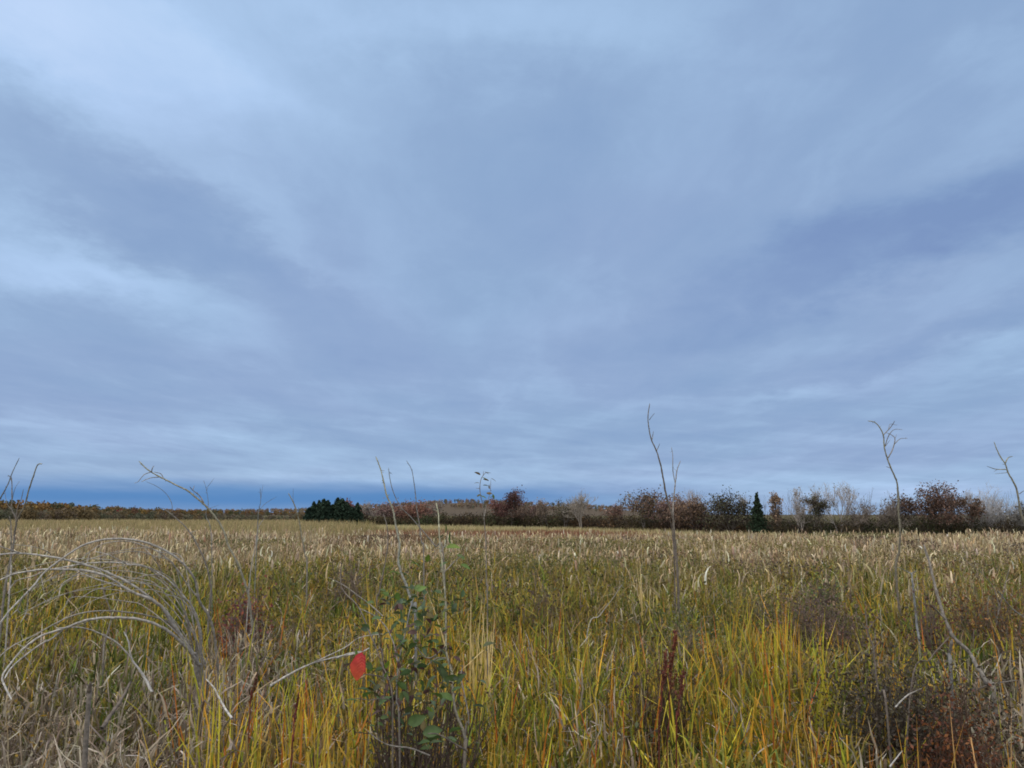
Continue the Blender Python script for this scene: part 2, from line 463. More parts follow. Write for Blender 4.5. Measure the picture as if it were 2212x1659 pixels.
def near_grass():
    # matted dead litter lying low
    mb = MB()
    x, y = wedge(62000, 1.2, 9.5)
    dead, yel = field_weights(x, y)
    keep = rng.uniform(0, 1, len(x)) < .35 + dead * .8
    x, y, dead = x[keep], y[keep], dead[keep]
    n = len(x)
    ch = canopy_h(x, y)
    z = rng.uniform(0, 1, n) ** 1.0 * ch * (.35 + .35 * dead)
    ix = rng.integers(0, 4, n)
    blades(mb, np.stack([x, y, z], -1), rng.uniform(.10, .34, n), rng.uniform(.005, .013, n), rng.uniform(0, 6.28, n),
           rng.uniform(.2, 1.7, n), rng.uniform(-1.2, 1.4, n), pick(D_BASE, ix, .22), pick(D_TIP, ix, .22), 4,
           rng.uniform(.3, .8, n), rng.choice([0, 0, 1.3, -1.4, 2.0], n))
    # upright dead blades with folded tips
    x, y = wedge(36000, 1.2, 12)
    dead, yel = field_weights(x, y)
    keep = rng.uniform(0, 1, len(x)) < .25 + dead
    x, y = x[keep], y[keep]
    n = len(x)
    ix = rng.integers(0, 4, n)
    h = canopy_h(x, y) * rng.uniform(.55, 1.1, n)
    blades(mb, np.stack([x, y, 0 * x], -1), h, rng.uniform(.005, .014, n), rng.uniform(0, 6.28, n),
           rng.normal(.05, .22, n), rng.uniform(0, 1.8, n), pick(D_BASE, ix, .25), pick(D_TIP, ix, .2), 6,
           rng.uniform(.45, .9, n), rng.choice([0, 0, 1.2, 1.9, 2.4], n))

    # the tangle that fills the top of the canopy: short bent pieces, dead and living
    for lo, hi, cnt, sc_, nm in ((1.2, 9.0, 135000, 1.0, 0), (8.5, 15.5, 85000, 1.5, 1)):
        x, y = wedge(cnt, lo, hi)
        dead, yel = field_weights(x, y)
        n = len(x)
        ch = canopy_h(x, y)
        z = ch * rng.uniform(.30, .92, n)
        isd = rng.uniform(0, 1, n) < np.clip(dead * 1.0 + .05, 0, 1)
        isy = ~isd & (rng.uniform(0, 1, n) < yel * .35)
        ix = rng.integers(0, 4, n); iy = rng.integers(0, 3, n)
        dark = (fnoise(x, y, .35, 15) < .40) * rng.uniform(.45, 1, n)
        ix = np.clip((vnoise(x, y, .38, 12) * 4).astype(int) + rng.integers(-1, 2, n), 0, 3)
        c0 = np.where(isd[:, None], pick(D_BASE, ix, .3), np.where(isy[:, None], pick(Y_BASE, iy), pick(G_BASE, ix, .35)))
        c1 = np.where(isd[:, None], pick(D_TIP, ix, .3), np.where(isy[:, None], pick(Y_TIP, iy) * .8, pick(G_TIP, ix, .25)))
        th = np.where(isd, rng.normal(.8, .7, n), rng.normal(.3, .4, n))
        blades(mb, np.stack([x, y, z], -1), rng.uniform(.08, .26, n) * sc_, rng.uniform(.006, .017, n) * sc_, rng.uniform(0, 6.28, n),
               th, rng.normal(.5, .9, n), c0, c1, 3, rng.uniform(.3, .8, n), rng.choice([0, 0, 0, 1.5, -1.5], n), face=rng.uniform(0, 3.14, n))
    tag(mb.build('dead_grass', MAT_GRASS), 'matted grey brown dead grass lying between the green blades', 'dead grass', kind='stuff')
    # small leaved herbs mixed through the taller growth
    mb = MB()
    x, y = wedge(110000, 4.0, 16)
    m_ = fnoise(x, y, 1.3, 81)
    px = sil(x, y)
    m_ = m_ + .16 * np.exp(-((px - 1650) / 420) ** 2) * np.exp(-((y - 7.2) / 2.6) ** 2) + .08 * np.exp(-((px - 680) / 170) ** 2) * np.exp(-((y - 7.5) / 2.2) ** 2)
    keep = m_ > .50
    x, y, m_ = x[keep], y[keep], m_[keep]
    n = len(x)
    z = canopy_h(x, y) * rng.uniform(.55, 1.06, n)
    hc = np.array([(.075, .08, .02), (.20, .155, .025), (.065, .04, .022), (.05, .062, .018), (.30, .18, .02)])
    k_ = np.clip((fnoise(x, y, 1.9, 83) * 6 - .8).astype(int) + rng.integers(-1, 2, n), 0, 4)
    leafcloud(mb, np.stack([x, y, z], -1), rng.uniform(.009, .022, n) * np.interp(y, [4, 15], [1, 1.7]), hc[k_] * np.exp(rng.normal(0, .25, (n, 1))))
    x, y = wedge(230000, 11, 30)
    m_ = fnoise(x, y, 3.6, 181) + .12 * vnoise(x, y, .9, 182)
    keep = (m_ > .545)
    x, y, m_ = x[keep], y[keep], m_[keep]
    n = len(x)
    z = rng.uniform(.75, 1.0, n) * (1.02 + .30 * np.clip((m_ - .545) * 6, 0, 1))
    hc = np.array([(.10, .065, .04), (.15, .08, .035), (.10, .10, .03), (.17, .14, .035), (.08, .05, .04)])
    k_ = np.clip((vnoise(x, y, 4.2, 183) * 5).astype(int), 0, 4)
    leafcloud(mb, np.stack([x, y, z], -1), rng.uniform(.012, .026, n) * np.interp(y, [11, 30], [1, 1.5]), hc[k_] * np.exp(rng.normal(0, .3, (n, 1))))
    tag(mb.build('marsh_herbs', MAT_LEAF), 'small leaved olive and brown herbs mixed through the sedge', 'herbs', kind='stuff')
    # living sedge in tufts
    mb = MB()
    tx, ty = wedge(7500, 1.2, 13)
    dead, yel = field_weights(tx, ty)
    keep = rng.uniform(0, 1, len(tx)) > np.clip(dead * 1.15 - .05, 0, .97)
    tx, ty, yel = tx[keep], ty[keep], yel[keep]
    per = rng.integers(8, 22, len(tx))
    sp = rng.uniform(.02, .09, len(tx))
    x, y = tuft(tx, ty, per, sp)
    yl = np.repeat(yel, per)
    n = len(x)
    tz = np.repeat(rng.integers(0, 4, len(tx)), per)
    ix = np.where(rng.uniform(0, 1, n) < .7, tz, rng.integers(0, 4, n))
    c0, c1 = pick(G_BASE, ix, .3), pick(G_TIP, ix, .3)
    isy = rng.uniform(0, 1, n) < np.clip(yl * .55 - .06, 0, 1)
    iy = np.minimum(np.repeat(rng.integers(0, 3, len(tx)), per) + (rng.uniform(0, 1, n) < .12), 3)
    c0 = np.where(isy[:, None], pick(Y_BASE, np.minimum(iy, 2)), c0)
    c1 = np.where(isy[:, None], pick(Y_TIP, iy), c1)
    h = canopy_h(x, y) * np.repeat(rng.uniform(.74, 1.16, len(tx)), per) * rng.uniform(.7, 1.12, n)
    az = np.repeat(rng.uniform(0, 6.28, len(tx)), per) + rng.normal(0, 1.2, n)
    w = rng.uniform(.008, .020, n) * np.interp(y, [3, 12], [.9, 1.4])
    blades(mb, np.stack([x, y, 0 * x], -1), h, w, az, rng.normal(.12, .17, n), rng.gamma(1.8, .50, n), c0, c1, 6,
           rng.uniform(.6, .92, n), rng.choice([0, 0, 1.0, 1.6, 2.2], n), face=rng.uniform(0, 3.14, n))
    # tall broad blades that stand above the rest
    px = rng.uniform(-60, 2280, 1500)
    yy = rng.uniform(3.4, 8.5, 1500)
    xx = (px - 1106) / F * yy
    dead, yel = field_weights(xx, yy)
    keep = rng.uniform(0, 1, 1500) < yel * .8
    xx, yy = xx[keep], yy[keep]
    per = rng.integers(2, 6, len(xx))
    x, y = tuft(xx, yy, per, np.full(len(xx), .04))
    n = len(x)
    iy = rng.choice([0, 0, 1, 1, 2, 2, 3], n)
    c0 = pick([(.17, .23, .03), (.24, .26, .035), (.36, .25, .03), (.42, .22, .03)], iy)
    c1 = pick(Y_TIP, iy)
    blades(mb, np.stack([x, y, 0 * x], -1), canopy_h(x, y) * rng.uniform(.95, 1.26, n), rng.uniform(.012, .024, n),
           rng.uniform(0, 6.28, n), rng.normal(.05, .09, n), rng.gamma(1.5, .25, n), c0, c1, 6,
           rng.uniform(.6, .9, n), rng.choice([0, 0, 0, 0, 0, 0, 1.7], n), face=rng.normal(0, .6, n))
    px = rng.uniform(-60, 2280, 620); yy = rng.uniform(3.0, 4.9, 620)
    x = (px - 1106) / F * yy
    dd_, yl_ = field_weights(x, yy)
    k_ = rng.uniform(0, 1, 620) < np.clip(.12 + yl_ * 1.1 - dd_ * .6, .07, 1)
    x, yy = x[k_], yy[k_]; n = len(x)
    blades(mb, np.stack([x, yy, 0 * x], -1), canopy_h(x, yy) * rng.uniform(1.0, 1.24, n), rng.uniform(.013, .022, n), rng.uniform(0, 6.28, n),
           rng.normal(.0, .16, n), rng.gamma(1.4, .2, n), pick([(.16, .22, .03), (.22, .25, .03)], rng.integers(0, 2, n)),
           pick([(.66, .34, .03), (.60, .20, .02), (.62, .44, .08), (.36, .05, .015)], rng.choice(4, n, p=[.40, .15, .40, .05]), .1), 7, face=rng.normal(0, .5, n), pw=2)
    tag(mb.build('sedge_grass', MAT_GRASS), 'yellow green sedge blades with orange tips filling the near marsh', 'sedge', kind='stuff')

def mid_marsh():
    """9 to 30 m: green leaves below, pale dry cattail leaves and fluffy heads above"""
    mb = MB()
    n = 125000
    x, y = wedge(n, 8.5, 30, 2)
    n = len(x)
    # olive leaves
    ix = rng.integers(0, 4, n)
    clump = fnoise(x, y, 2.2, 31)
    h = np.interp(y, [8, 12, 18, 30], [.85, 1.0, 1.05, 1.05]) * (.72 + .5 * clump) * rng.uniform(.6, 1.1, n)
    gold = rng.uniform(0, 1, n) < .22 + .5 * (fnoise(x, y, 3.0, 37) - .4)
    c0, c1 = pick(G_BASE, ix), pick(G_TIP, ix)
    iy = rng.integers(0, 3, n)
    c0 = np.where(gold[:, None], pick(Y_BASE, iy), c0); c1 = np.where(gold[:, None], pick(Y_TIP, iy) * .85, c1)
    w = rng.uniform(.010, .02, n) * np.interp(y, [8, 30], [.9, 1.7])
    blades(mb, np.stack([x, y, 0 * x], -1), h, w, rng.uniform(0, 6.28, n), rng.normal(.06, .12, n), rng.gamma(1.6, .3, n),
           c0, c1, 4, rng.uniform(.5, .9, n), rng.choice([0, 0, 0, 1.5], n), face=rng.normal(0, .8, n))
    tag(mb.build('marsh_grass', MAT_GRASS), 'olive and gold marsh grass below the pale cattails', 'marsh grass', kind='stuff')
    # dry cattail leaves
    mb = MB()
    n = 100000
    x, y = wedge(n, 8.0, 34, 2)
    px = sil(x, y)
    edge = np.interp(px, [-200, 300, 800, 1150, 1500, 2400], [9.5, 10.5, 11.5, 12.5, 9.5, 8.5])
    dens = np.clip((y - edge + 2) / 8.0 + .10, .05, 1) * (.45 + .9 * fnoise(x, y, 2.6, 41))
    # more open where the low red ground shows through in the middle of the view
    keep = rng.uniform(0, 1, len(x)) < dens
    x, y = x[keep], y[keep]
    n = len(x)
    px = sil(x, y)
    hb = np.interp(px, [-200, 0, 500, 1000, 1600, 2212, 2500], [1.50, 1.48, 1.42, 1.28, 1.30, 1.34, 1.34])
    hb = hb - .16 * (fnoise(x, y, 3.2, 45) < .42) - .40 * np.exp(-((px - 760) / 90) ** 2) * (y > 15) - .1 * np.exp(-((px - 1150) / 200) ** 2)
    h = hb * (.80 + .28 * fnoise(x, y, 1.6, 43)) * rng.uniform(.72, 1.10, n)
    ix = rng.integers(0, 4, n)
    w = rng.uniform(.016, .030, n) * np.interp(y, [8, 30], [.85, 1.5])
    warm = np.interp(px, [0, 1000, 2212], [.86, 1.0, 1.05])[:, None]
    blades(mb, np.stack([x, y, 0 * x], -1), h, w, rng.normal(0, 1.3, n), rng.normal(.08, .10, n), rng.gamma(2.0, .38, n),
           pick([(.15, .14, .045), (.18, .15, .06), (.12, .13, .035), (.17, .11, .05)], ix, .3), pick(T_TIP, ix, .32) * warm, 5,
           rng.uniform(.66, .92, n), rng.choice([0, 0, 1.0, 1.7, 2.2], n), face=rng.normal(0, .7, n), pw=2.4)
    # broad dry leaf tips bent over at the top of the stand
    n = 42000
    x, y = wedge(n, 8.5, 33, 2)
    px = sil(x, y)
    edge = np.interp(px, [-200, 300, 800, 1150, 1500, 2400], [10, 11, 12, 13, 10, 9])
    keep = rng.uniform(0, 1, len(x)) < np.clip((y - edge + 2) / 8.5 + .04, .03, 1) * (.15 + 1.4 * fnoise(x, y, 1.8, 47))
    x, y = x[keep], y[keep]; n = len(x); px = sil(x, y)
    hb = np.interp(px, [-200, 0, 500, 1000, 1600, 2212, 2500], [1.46, 1.44, 1.38, 1.24, 1.26, 1.30, 1.30]) * (.80 + .28 * fnoise(x, y, 1.6, 43))
    ix = rng.integers(0, 4, n)
    c1 = pick([(.54, .41, .25), (.46, .34, .19), (.64, .51, .33), (.34, .25, .13)], ix, .34)
    blades(mb, np.stack([x, y, hb * rng.uniform(.62, .98, n)], -1), rng.uniform(.12, .30, n), rng.uniform(.020, .042, n) * np.interp(y, [9, 33], [.8, 1.2]),
           rng.uniform(0, 6.28, n), rng.normal(.05, .30, n), rng.gamma(3.2, .52, n), c1 * .62, c1, 5, face=rng.normal(0, .9, n), pw=1.8)
    # darker stems and leaves in patches through the stand
    n = 26000
    x, y = wedge(n, 9, 33, 2)
    pt = fnoise(x, y, 3.4, 49)
    keep = pt > .47
    x, y, pt = x[keep], y[keep], pt[keep]; n = len(x)
    cg = np.array([(.13, .15, .04), (.16, .12, .06), (.10, .075, .05), (.20, .19, .06)])
    k_ = np.clip((vnoise(x, y, 2.2, 48) * 4).astype(int), 0, 3)
    blades(mb, np.stack([x, y, 0 * x], -1), rng.uniform(1.05, 1.38, n), rng.uniform(.016, .034, n), rng.uniform(0, 6.28, n), rng.normal(.05, .12, n),
           rng.gamma(2, .3, n), cg[k_] * .8, cg[k_] * rng.uniform(.8, 1.7, (n, 1)), 5, rng.uniform(.7, .92, n), rng.choice([0, 0, 1.6, 2.2], n), face=rng.normal(0, .8, n))
    # fluffy seed heads on stems
    n = 750
    x, y = wedge(n, 12, 32, 2)
    n = len(x)
    px = sil(x, y)
    hb = np.interp(px, [-200, 0, 500, 1000, 1600, 2500], [1.50, 1.46, 1.40, 1.30, 1.32, 1.36]) * rng.uniform(.82, 1.06, n)
    spindle(mb, x, y, hb, rng.uniform(.012, .022, n), rng.uniform(.10, .19, n), pick([(.46, .37, .25), (.36, .27, .17), (.26, .17, .10), (.52, .44, .33)], rng.integers(0, 4, n)))
    blades(mb, np.stack([x, y, 0 * x], -1), hb, np.full(n, .009), rng.uniform(0, 6.28, n), np.full(n, 0.), np.full(n, 0.),
           pick(D_BASE, rng.integers(0, 4, n)), pick(D_TIP, rng.integers(0, 4, n)), 2, face=rng.normal(0, .4, n))
    tag(mb.build('cattails', MAT_GRASS), 'pale dry cattail leaves and fluffy heads covering the marsh', 'cattails', kind='stuff')

def spindle(mb, x, y, z, r, ln, col, k=5):
    n = len(x)
    rings = np.array([0, .18, .8, 1.0]); rad = np.array([.35, 1, .85, .15])
    a = np.arange(k) / k * 2 * math.pi
    vx = x[:, None, None] + r[:, None, None] * rad[None, :, None] * np.cos(a)[None, None, :]
    vy = y[:, None, None] + r[:, None, None] * rad[None, :, None] * np.sin(a)[None, None, :]
    vz = (z[:, None] + ln[:, None] * (rings - .3)[None, :])[:, :, None] + 0 * vx
    v = np.stack([vx, vy, vz], -1).reshape(-1, 3)
    b = (np.arange(n) * 4 * k)[:, None, None] + (np.arange(3) * k)[None, :, None]
    j = np.arange(k)[None, None, :]; j2 = (j + 1) % k
    q = np.stack([b + j, b + j2, b + k + j2, b + k + j], -1).reshape(-1, 4)
    mb.add(v, q, col=np.repeat(col, 4 * k, axis=0))

BPX = [770, 1000, 1250, 1500, 1700, 2212, 2520]
BD = [118, 104, 88, 70, 61, 54, 51]
def edge_dist(px):
    """distance of the marsh's far edge along a view column"""
    return np.interp(px, BPX, BD)

def far_marsh():
    # reeds to the left, up to the far wood
    mb = MB()
    n = 150000
    x, y = wedge(n, 28, 135, 6)
    px = sil(x, y)
    left = np.clip((830 - px) / 160, 0, 1)
    keep = rng.uniform(0, 1, len(x)) < left * np.clip(60 / y, .2, 1)
    x, y = x[keep], y[keep]; n = len(x)
    h = 1.42 * (.86 + .22 * fnoise(x, y, 7, 51)) * rng.uniform(.75, 1.06, n)
    ix = rng.integers(0, 4, n)
    w = .03 * np.interp(y, [28, 130], [1.2, 3.2]) * rng.uniform(.6, 1.3, n)
    blades(mb, np.stack([x, y, 0 * x], -1), h, w, rng.uniform(0, 6.28, n), rng.normal(.05, .1, n), rng.gamma(1.8, .3, n),
           pick([(.16, .14, .05)] * 4, ix), pick([(.36, .28, .14), (.30, .23, .11), (.24, .20, .08), (.40, .31, .17)], ix, .25), 3, face=rng.normal(0, .8, n))
    tag(mb.build('far_reeds', MAT_GRASS), 'tan reed bed running to the far wood on the left', 'reeds', kind='stuff')
    # low rust coloured sedge, then a pale strip of cut grass before the thicket
    mb = MB()
    n = 90000
    x, y = wedge(n, 27, 76, 6)
    px = sil(x, y)
    keep = (rng.uniform(0, 1, len(x)) < np.clip((px - 560) / 200, 0, 1) * np.clip(45 / y, .3, 1)) & (y < edge_dist(px) * .86)
    x, y = x[keep], y[keep]; n = len(x)
    h = .62 * (.7 + .6 * fnoise(x, y, 5, 61)) * rng.uniform(.7, 1.15, n)
    red = rng.uniform(0, 1, n) < .35 + .9 * fnoise(x, y, 9, 63)
    cb = pick([(.15, .075, .04), (.20, .12, .06), (.13, .055, .035)], rng.integers(0, 3, n))
    ct = np.where(red[:, None], pick([(.24, .095, .05), (.30, .14, .07), (.20, .07, .05)], rng.integers(0, 3, n)), pick(T_TIP, rng.integers(0, 4, n)) * .62)
    blades(mb, np.stack([x, y, 0 * x], -1), h, .03 * np.interp(y, [27, 76], [1.2, 2.6]) * rng.uniform(.6, 1.3, n), rng.uniform(0, 6.28, n),
           rng.normal(.05, .12, n), rng.gamma(1.8, .3, n), cb, ct, 3, face=rng.normal(0, .8, n))
    tag(mb.build('rusty_sedge', MAT_GRASS), 'low rust brown sedge between the cattails and the pale strip', 'sedge', kind='stuff')
    mb = MB()
    n = 110000
    x, y = wedge(n, 42, 118, 8)
    px = sil(x, y)
    e_ = edge_dist(px)
    keep = (rng.uniform(0, 1, len(x)) < np.clip((px - 640) / 120, 0, 1)) & (y > e_ * .80) & (y < e_ + 1)
    x, y = x[keep], y[keep]; n = len(x)
    h = .72 * (.8 + .4 * fnoise(x, y, 9, 71)) * rng.uniform(.7, 1.1, n)
    blades(mb, np.stack([x, y, 0 * x], -1), h, .07 * rng.uniform(.6, 1.3, n), rng.uniform(0, 6.28, n), rng.normal(.05, .12, n), rng.gamma(1.8, .3, n),
           pick([(.26, .21, .09)] * 3, rng.integers(0, 3, n)), pick([(.46, .39, .20), (.50, .42, .24), (.40, .33, .15)], rng.integers(0, 3, n)), 2, face=rng.normal(0, .8, n))
    tag(mb.build('pale_meadow', MAT_GRASS), 'thin pale strip of meadow grass in front of the thicket', 'meadow grass', kind='stuff')

# ------------------------------------------------------------------ leaf clouds and twigs
def leafcloud(mb, p, size, col, flat=0.0, r=None, shape='quad', up=None):
    """a small face at each point, turned at random"""
    r = r or rng
    n = len(p)
    a = r.normal(0, 1, (n, 3)); a[:, 2] *= 1 - flat
    a /= np.linalg.norm(a, axis=1)[:, None]
    b = r.normal(0, 1, (n, 3))
    b -= (b * a).sum(1)[:, None] * a
    b /= np.linalg.norm(b, axis=1)[:, None]
    sz = size[:, None] if np.ndim(size) else size
    v = np.stack([p - a * sz, p + b * sz * .55, p + a * sz, p - b * sz * .55], 1).reshape(-1, 3)
    q = np.arange(n * 4).reshape(-1, 4)
    mb.add(v, q, col=np.repeat(col, 4, axis=0))

def sticks(mb, A, B, ra, rb, col, k=3):
    """tapered sticks from A to B"""
    A = np.asarray(A, float); B = np.asarray(B, float)
    n = len(A)
    if n == 0: return
    ra = np.broadcast_to(ra, n); rb = np.broadcast_to(rb, n)
    d = B - A
    d /= np.linalg.norm(d, axis=1)[:, None] + 1e-9
    ref = np.where(np.abs(d[:, 2:3]) > .9, np.array([[1., 0, 0]]), np.array([[0, 0, 1.]]))
    u = np.cross(d, ref); u /= np.linalg.norm(u, axis=1)[:, None]
    w = np.cross(d, u)
    a = np.arange(k) / k * 2 * math.pi
    ring = u[:, None, :] * np.cos(a)[None, :, None] + w[:, None, :] * np.sin(a)[None, :, None]
    va = A[:, None, :] + ring * ra[:, None, None]
    vb = B[:, None, :] + ring * rb[:, None, None]
    v = np.concatenate([va, vb], 1).reshape(-1, 3)
    b = (np.arange(n) * 2 * k)[:, None]
    j = np.arange(k)[None, :]; j2 = (j + 1) % k
    q = np.stack([b + j, b + j2, b + k + j2, b + k + j], -1).reshape(-1, 4)
    c = np.asarray(col, float)
    if c.ndim == 1: c = np.tile(c, (n, 1))
    mb.add(v, q, col=np.repeat(c, 2 * k, axis=0))

def grow(start, direc, length, rad, levels, r, spread=.55, kids=3, upward=.25, segs=3):
    """branch skeleton; returns sticks (A, B, ra, rb, level) and tips"""
    S, T = [], []
    def rec(p, d, L, rd, lv):
        q = p.copy(); dd = d.copy()
        sl = L / segs
        pts = [q.copy()]
        for i in range(segs):
            dd = dd + r.normal(0, .13, 3); dd[2] += upward * .12
            dd /= np.linalg.norm(dd)
            q2 = q + dd * sl
            r0 = rd * (1 - .55 * i / segs); r1 = rd * (1 - .55 * (i + 1) / segs)
            S.append((q, q2, r0, r1, lv)); q = q2; pts.append(q.copy())
        T.append((q.copy(), lv))
        if lv < levels:
            for c in range(kids):
                f = r.uniform(.35, 1.0)
                i = min(int(f * segs), segs - 1)
                s0 = pts[i] + (pts[i + 1] - pts[i]) * (f * segs - i)
                nd_ = dd + r.normal(0, spread, 3); nd_[2] += upward
                nd_ /= np.linalg.norm(nd_)
                rec(s0, nd_, L * r.uniform(.5, .78), rd * .5, lv + 1)
    rec(np.array(start, float), np.array(direc, float), length, rad, 0)
    return S, T

def add_sticks(mb, S, col, k=3, minr=0.0):
    if not S: return
    sticks(mb, [s[0] for s in S], [s[1] for s in S], np.maximum([s[2] for s in S], minr), np.maximum([s[3] for s in S], minr),
           np.array([col] * len(S)) * rng.uniform(.8, 1.2, (len(S), 1)), k)

def leafy_tree(name, px, ytop, d, width, label, cols, cat='tree', leaf=.16, nleaf=900, bark=(.10, .085, .075), stems=1, clump=.42, base_z=0.0, low=.25,
               levels=3, seed=0, group=None, twig=.02, spread=.5, upward=.3, leafsteps=2, bare=False, thick=.010):
    """broadleaf tree or bush; px = column of its foot, ytop = row of its top, width in view px"""
    r = np.random.default_rng(1000 + seed)
    if 40 < d < 130:
        d0 = d
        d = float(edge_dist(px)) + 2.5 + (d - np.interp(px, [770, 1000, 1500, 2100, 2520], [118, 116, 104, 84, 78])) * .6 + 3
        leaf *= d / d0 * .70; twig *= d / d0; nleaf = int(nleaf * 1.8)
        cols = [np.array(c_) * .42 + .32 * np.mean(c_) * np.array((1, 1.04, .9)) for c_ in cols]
    top = P(px, ytop, d)
    x0 = top[0]; H = top[2] - base_z
    W = width / F * d
    root = empty(name, (x0, d, base_z), label, cat, group)
    S, T = [], []
    for k in range(stems):
        a = r.uniform(0, 6.28); off = 0 if stems == 1 else .35
        dr = np.array([math.cos(a) * off * r.uniform(.4, 1), math.sin(a) * off * r.uniform(.4, 1), 1.0]); dr /= np.linalg.norm(dr)
        s_, t_ = grow((x0, d, base_z), dr, H * .52, H * thick + .012, levels, r, spread=spread, kids=4 if levels < 4 else 3, upward=upward)
        S += s_; T += t_
    # fit the skeleton to the wanted height and width
    allp = np.array([s[1] for s in S])
    hz = allp[:, 2].max() - base_z
    hx = np.percentile(np.abs(allp[:, 0] - x0), 96) + 1e-3
    sx, sz = (W / 2) / hx, H / hz
    o = np.array([x0, d, base_z])
    fit = lambda q: o + (q - o) * np.array([sx, sx, sz])
    S = [(fit(a), fit(b), c, e, l) for a, b, c, e, l in S]
    T = [(fit(a), l) for a, l in T]
    mb = MB()
    big = [s for s in S if s[4] <= 1]; small = [s for s in S if s[4] > 1]
    add_sticks(mb, big, bark, 5, twig)
    trunk = mb.build('trunk', MAT_BARK, root)
    mb = MB()
    add_sticks(mb, small, np.array(bark) * (1.25 if bare else 1.05), 3, twig * .55)
    if bare:
        # fine end twigs instead of leaves
        A, B = [], []
        for t_, l in T:
            if l < 2: continue
            for _ in range(3):
                A.append(t_); B.append(t_ + r.normal(0, 1, 3) * H * .035 + np.array([0, 0, H * .045]))
        sticks(mb, A, B, twig * .5, twig * .3, np.array(bark) * 1.3)
        mb.build('branches', MAT_BARK, trunk, off_root=root)
    if not bare or nleaf:
        if not bare:
            mb.build('branches', MAT_BARK, trunk, off_root=root)
        mb = MB()
        tips = np.array([t for t, l in T if l >= levels - 1 and t[2] > base_z + H * low])
        if len(tips) == 0: tips = np.array([t for t, l in T])
        use = tips[r.uniform(0, 1, len(tips)) < .8]
        if len(use) == 0: use = tips
        cl = r.integers(0, len(use), nleaf)
        p = use[cl] + r.normal(0, 1, (nleaf, 3)) * clump * W * .12 * np.array([1, 1, .7])
        ci = r.integers(0, len(cols), len(use))[cl]
        ci = np.where(r.uniform(0, 1, nleaf) < .75, ci, r.integers(0, len(cols), nleaf))
        c = np.array(cols)[ci] * np.exp(r.normal(0, .22, (nleaf, 1)))
        leafcloud(mb, p, leaf * r.uniform(.6, 1.3, nleaf), c, r=r)
        mb.build('crown', MAT_FAR if d > 30 else MAT_LEAF, root)
    return root

def spruce(px, ytop, d, width, label, seed, col=(.026, .045, .030), group=None, taper=.78):
    r = np.random.default_rng(2000 + seed)
    top = P(px, ytop, d)
    x0, H = top[0], top[2]
    W = width / F * d / 2
    root = empty('spruce_tree', (x0, d, 0), label, 'spruce tree', group)
    mb = MB()
    sticks(mb, [(x0, d, 0)], [(x0, d, H * .96)], .14, .02, (.09, .07, .055), 7)
    mb.build('trunk', MAT_BARK, root)
    mb = MB(); pts = []; sz = []; A = []; B = []
    nw = int(26 + H * 2)
    for i in range(nw):
        t = (i + .3) / nw
        z = H * (.06 + .93 * t)
        reach = W * (1 - t) ** taper * r.uniform(.70, 1.15) + .05
        for j in range(int(7 + 5 * (1 - t))):
            a = r.uniform(0, 6.28); L = reach * r.uniform(.55, 1.12)
            tip = np.array([x0 + math.cos(a) * L, d + math.sin(a) * L, z - L * .22 + L * .10])
            A.append((x0, d, z)); B.append(tip)
            m = int(6 + L * 14)
            f = r.uniform(.2, 1.0, m)[:, None]
            q = np.array([[x0, d, z]]) * (1 - f) + tip[None] * f + r.normal(0, .07 * (.3 + .7 * (1 - t)), (m, 3)) * (1 + L * .3)
            q[:, 2] -= .1 * f[:, 0] * r.uniform(0, 1, m)
            pts.append(q)
    sticks(mb, A, B, .02, .008, (.07, .055, .04))
    p = np.concatenate(pts)
    c = np.array(col)[None] * np.exp(r.normal(0, .35, (len(p), 1)))
    leafcloud(mb, p, r.uniform(.09, .20, len(p)) * d / 100, c, r=r)
    mb.build('crown', MAT_FAR, root)

near_grass()
mid_marsh()
far_marsh()

# ------------------------------------------------------------------ far wood and hills
def hills():
    # low ridge carrying the far woods
    xs = np.linspace(-2600, 2600, 160); ys = np.linspace(900, 3000, 30)
    gx, gy = np.meshgrid(xs, ys)
    def height(x, y):
        k = 1106 + x / y * F
        f = np.interp(k, [-400, 0, 300, 650, 830, 1000, 1250, 1500, 2600], [14, 11, 5, 9, 22, 34, 22, 3, 0])
        return f * np.exp(-((y - 2000) / 520) ** 2) - 1.5
    gz = height(gx, gy)
    v = np.stack([gx, gy, gz], -1).reshape(-1, 3)
    i = np.arange(gx.size).reshape(gx.shape)
    q = np.stack([i[:-1, :-1], i[:-1, 1:], i[1:, 1:], i[1:, :-1]], -1).reshape(-1, 4)
    mb = MB(); mb.add(v, q, col=(.10, .075, .05))
    tag(mb.build('hill', MAT_FAR, smooth=True), kind='structure')
    return height
hill_h = hills()

def far_wood(name, label, x, y, z, hh, cols, per=70, fs=1.0):
    mb = MB(); r = np.random.default_rng(77)
    n = len(x)
    p = r.normal(0, 1, (n, per, 3)); p /= np.linalg.norm(p, axis=2)[:, :, None]
    p *= r.uniform(.45, 1.05, (n, per, 1)) 
    wd = hh * r.uniform(.30, .46, n)
    p = np.stack([x[:, None] + p[:, :, 0] * wd[:, None], y[:, None] + p[:, :, 1] * wd[:, None],
                  z[:, None] + hh[:, None] * (.56 + .44 * p[:, :, 2])], -1).reshape(-1, 3)
    c = np.repeat(cols, per, axis=0) * np.exp(r.normal(0, .13, (n * per, 1)))
    leafcloud(mb, p, np.repeat(hh * .11 * fs, per) * r.uniform(.7, 1.3, n * per), c, r=r)
    sticks(mb, np.stack([x, y, z - 1], -1), np.stack([x, y, z + hh * .6], -1), hh * .02, hh * .008, (.09, .075, .06), 4)
    return tag(mb.build(name, MAT_FAR), label, 'wood', kind='stuff')

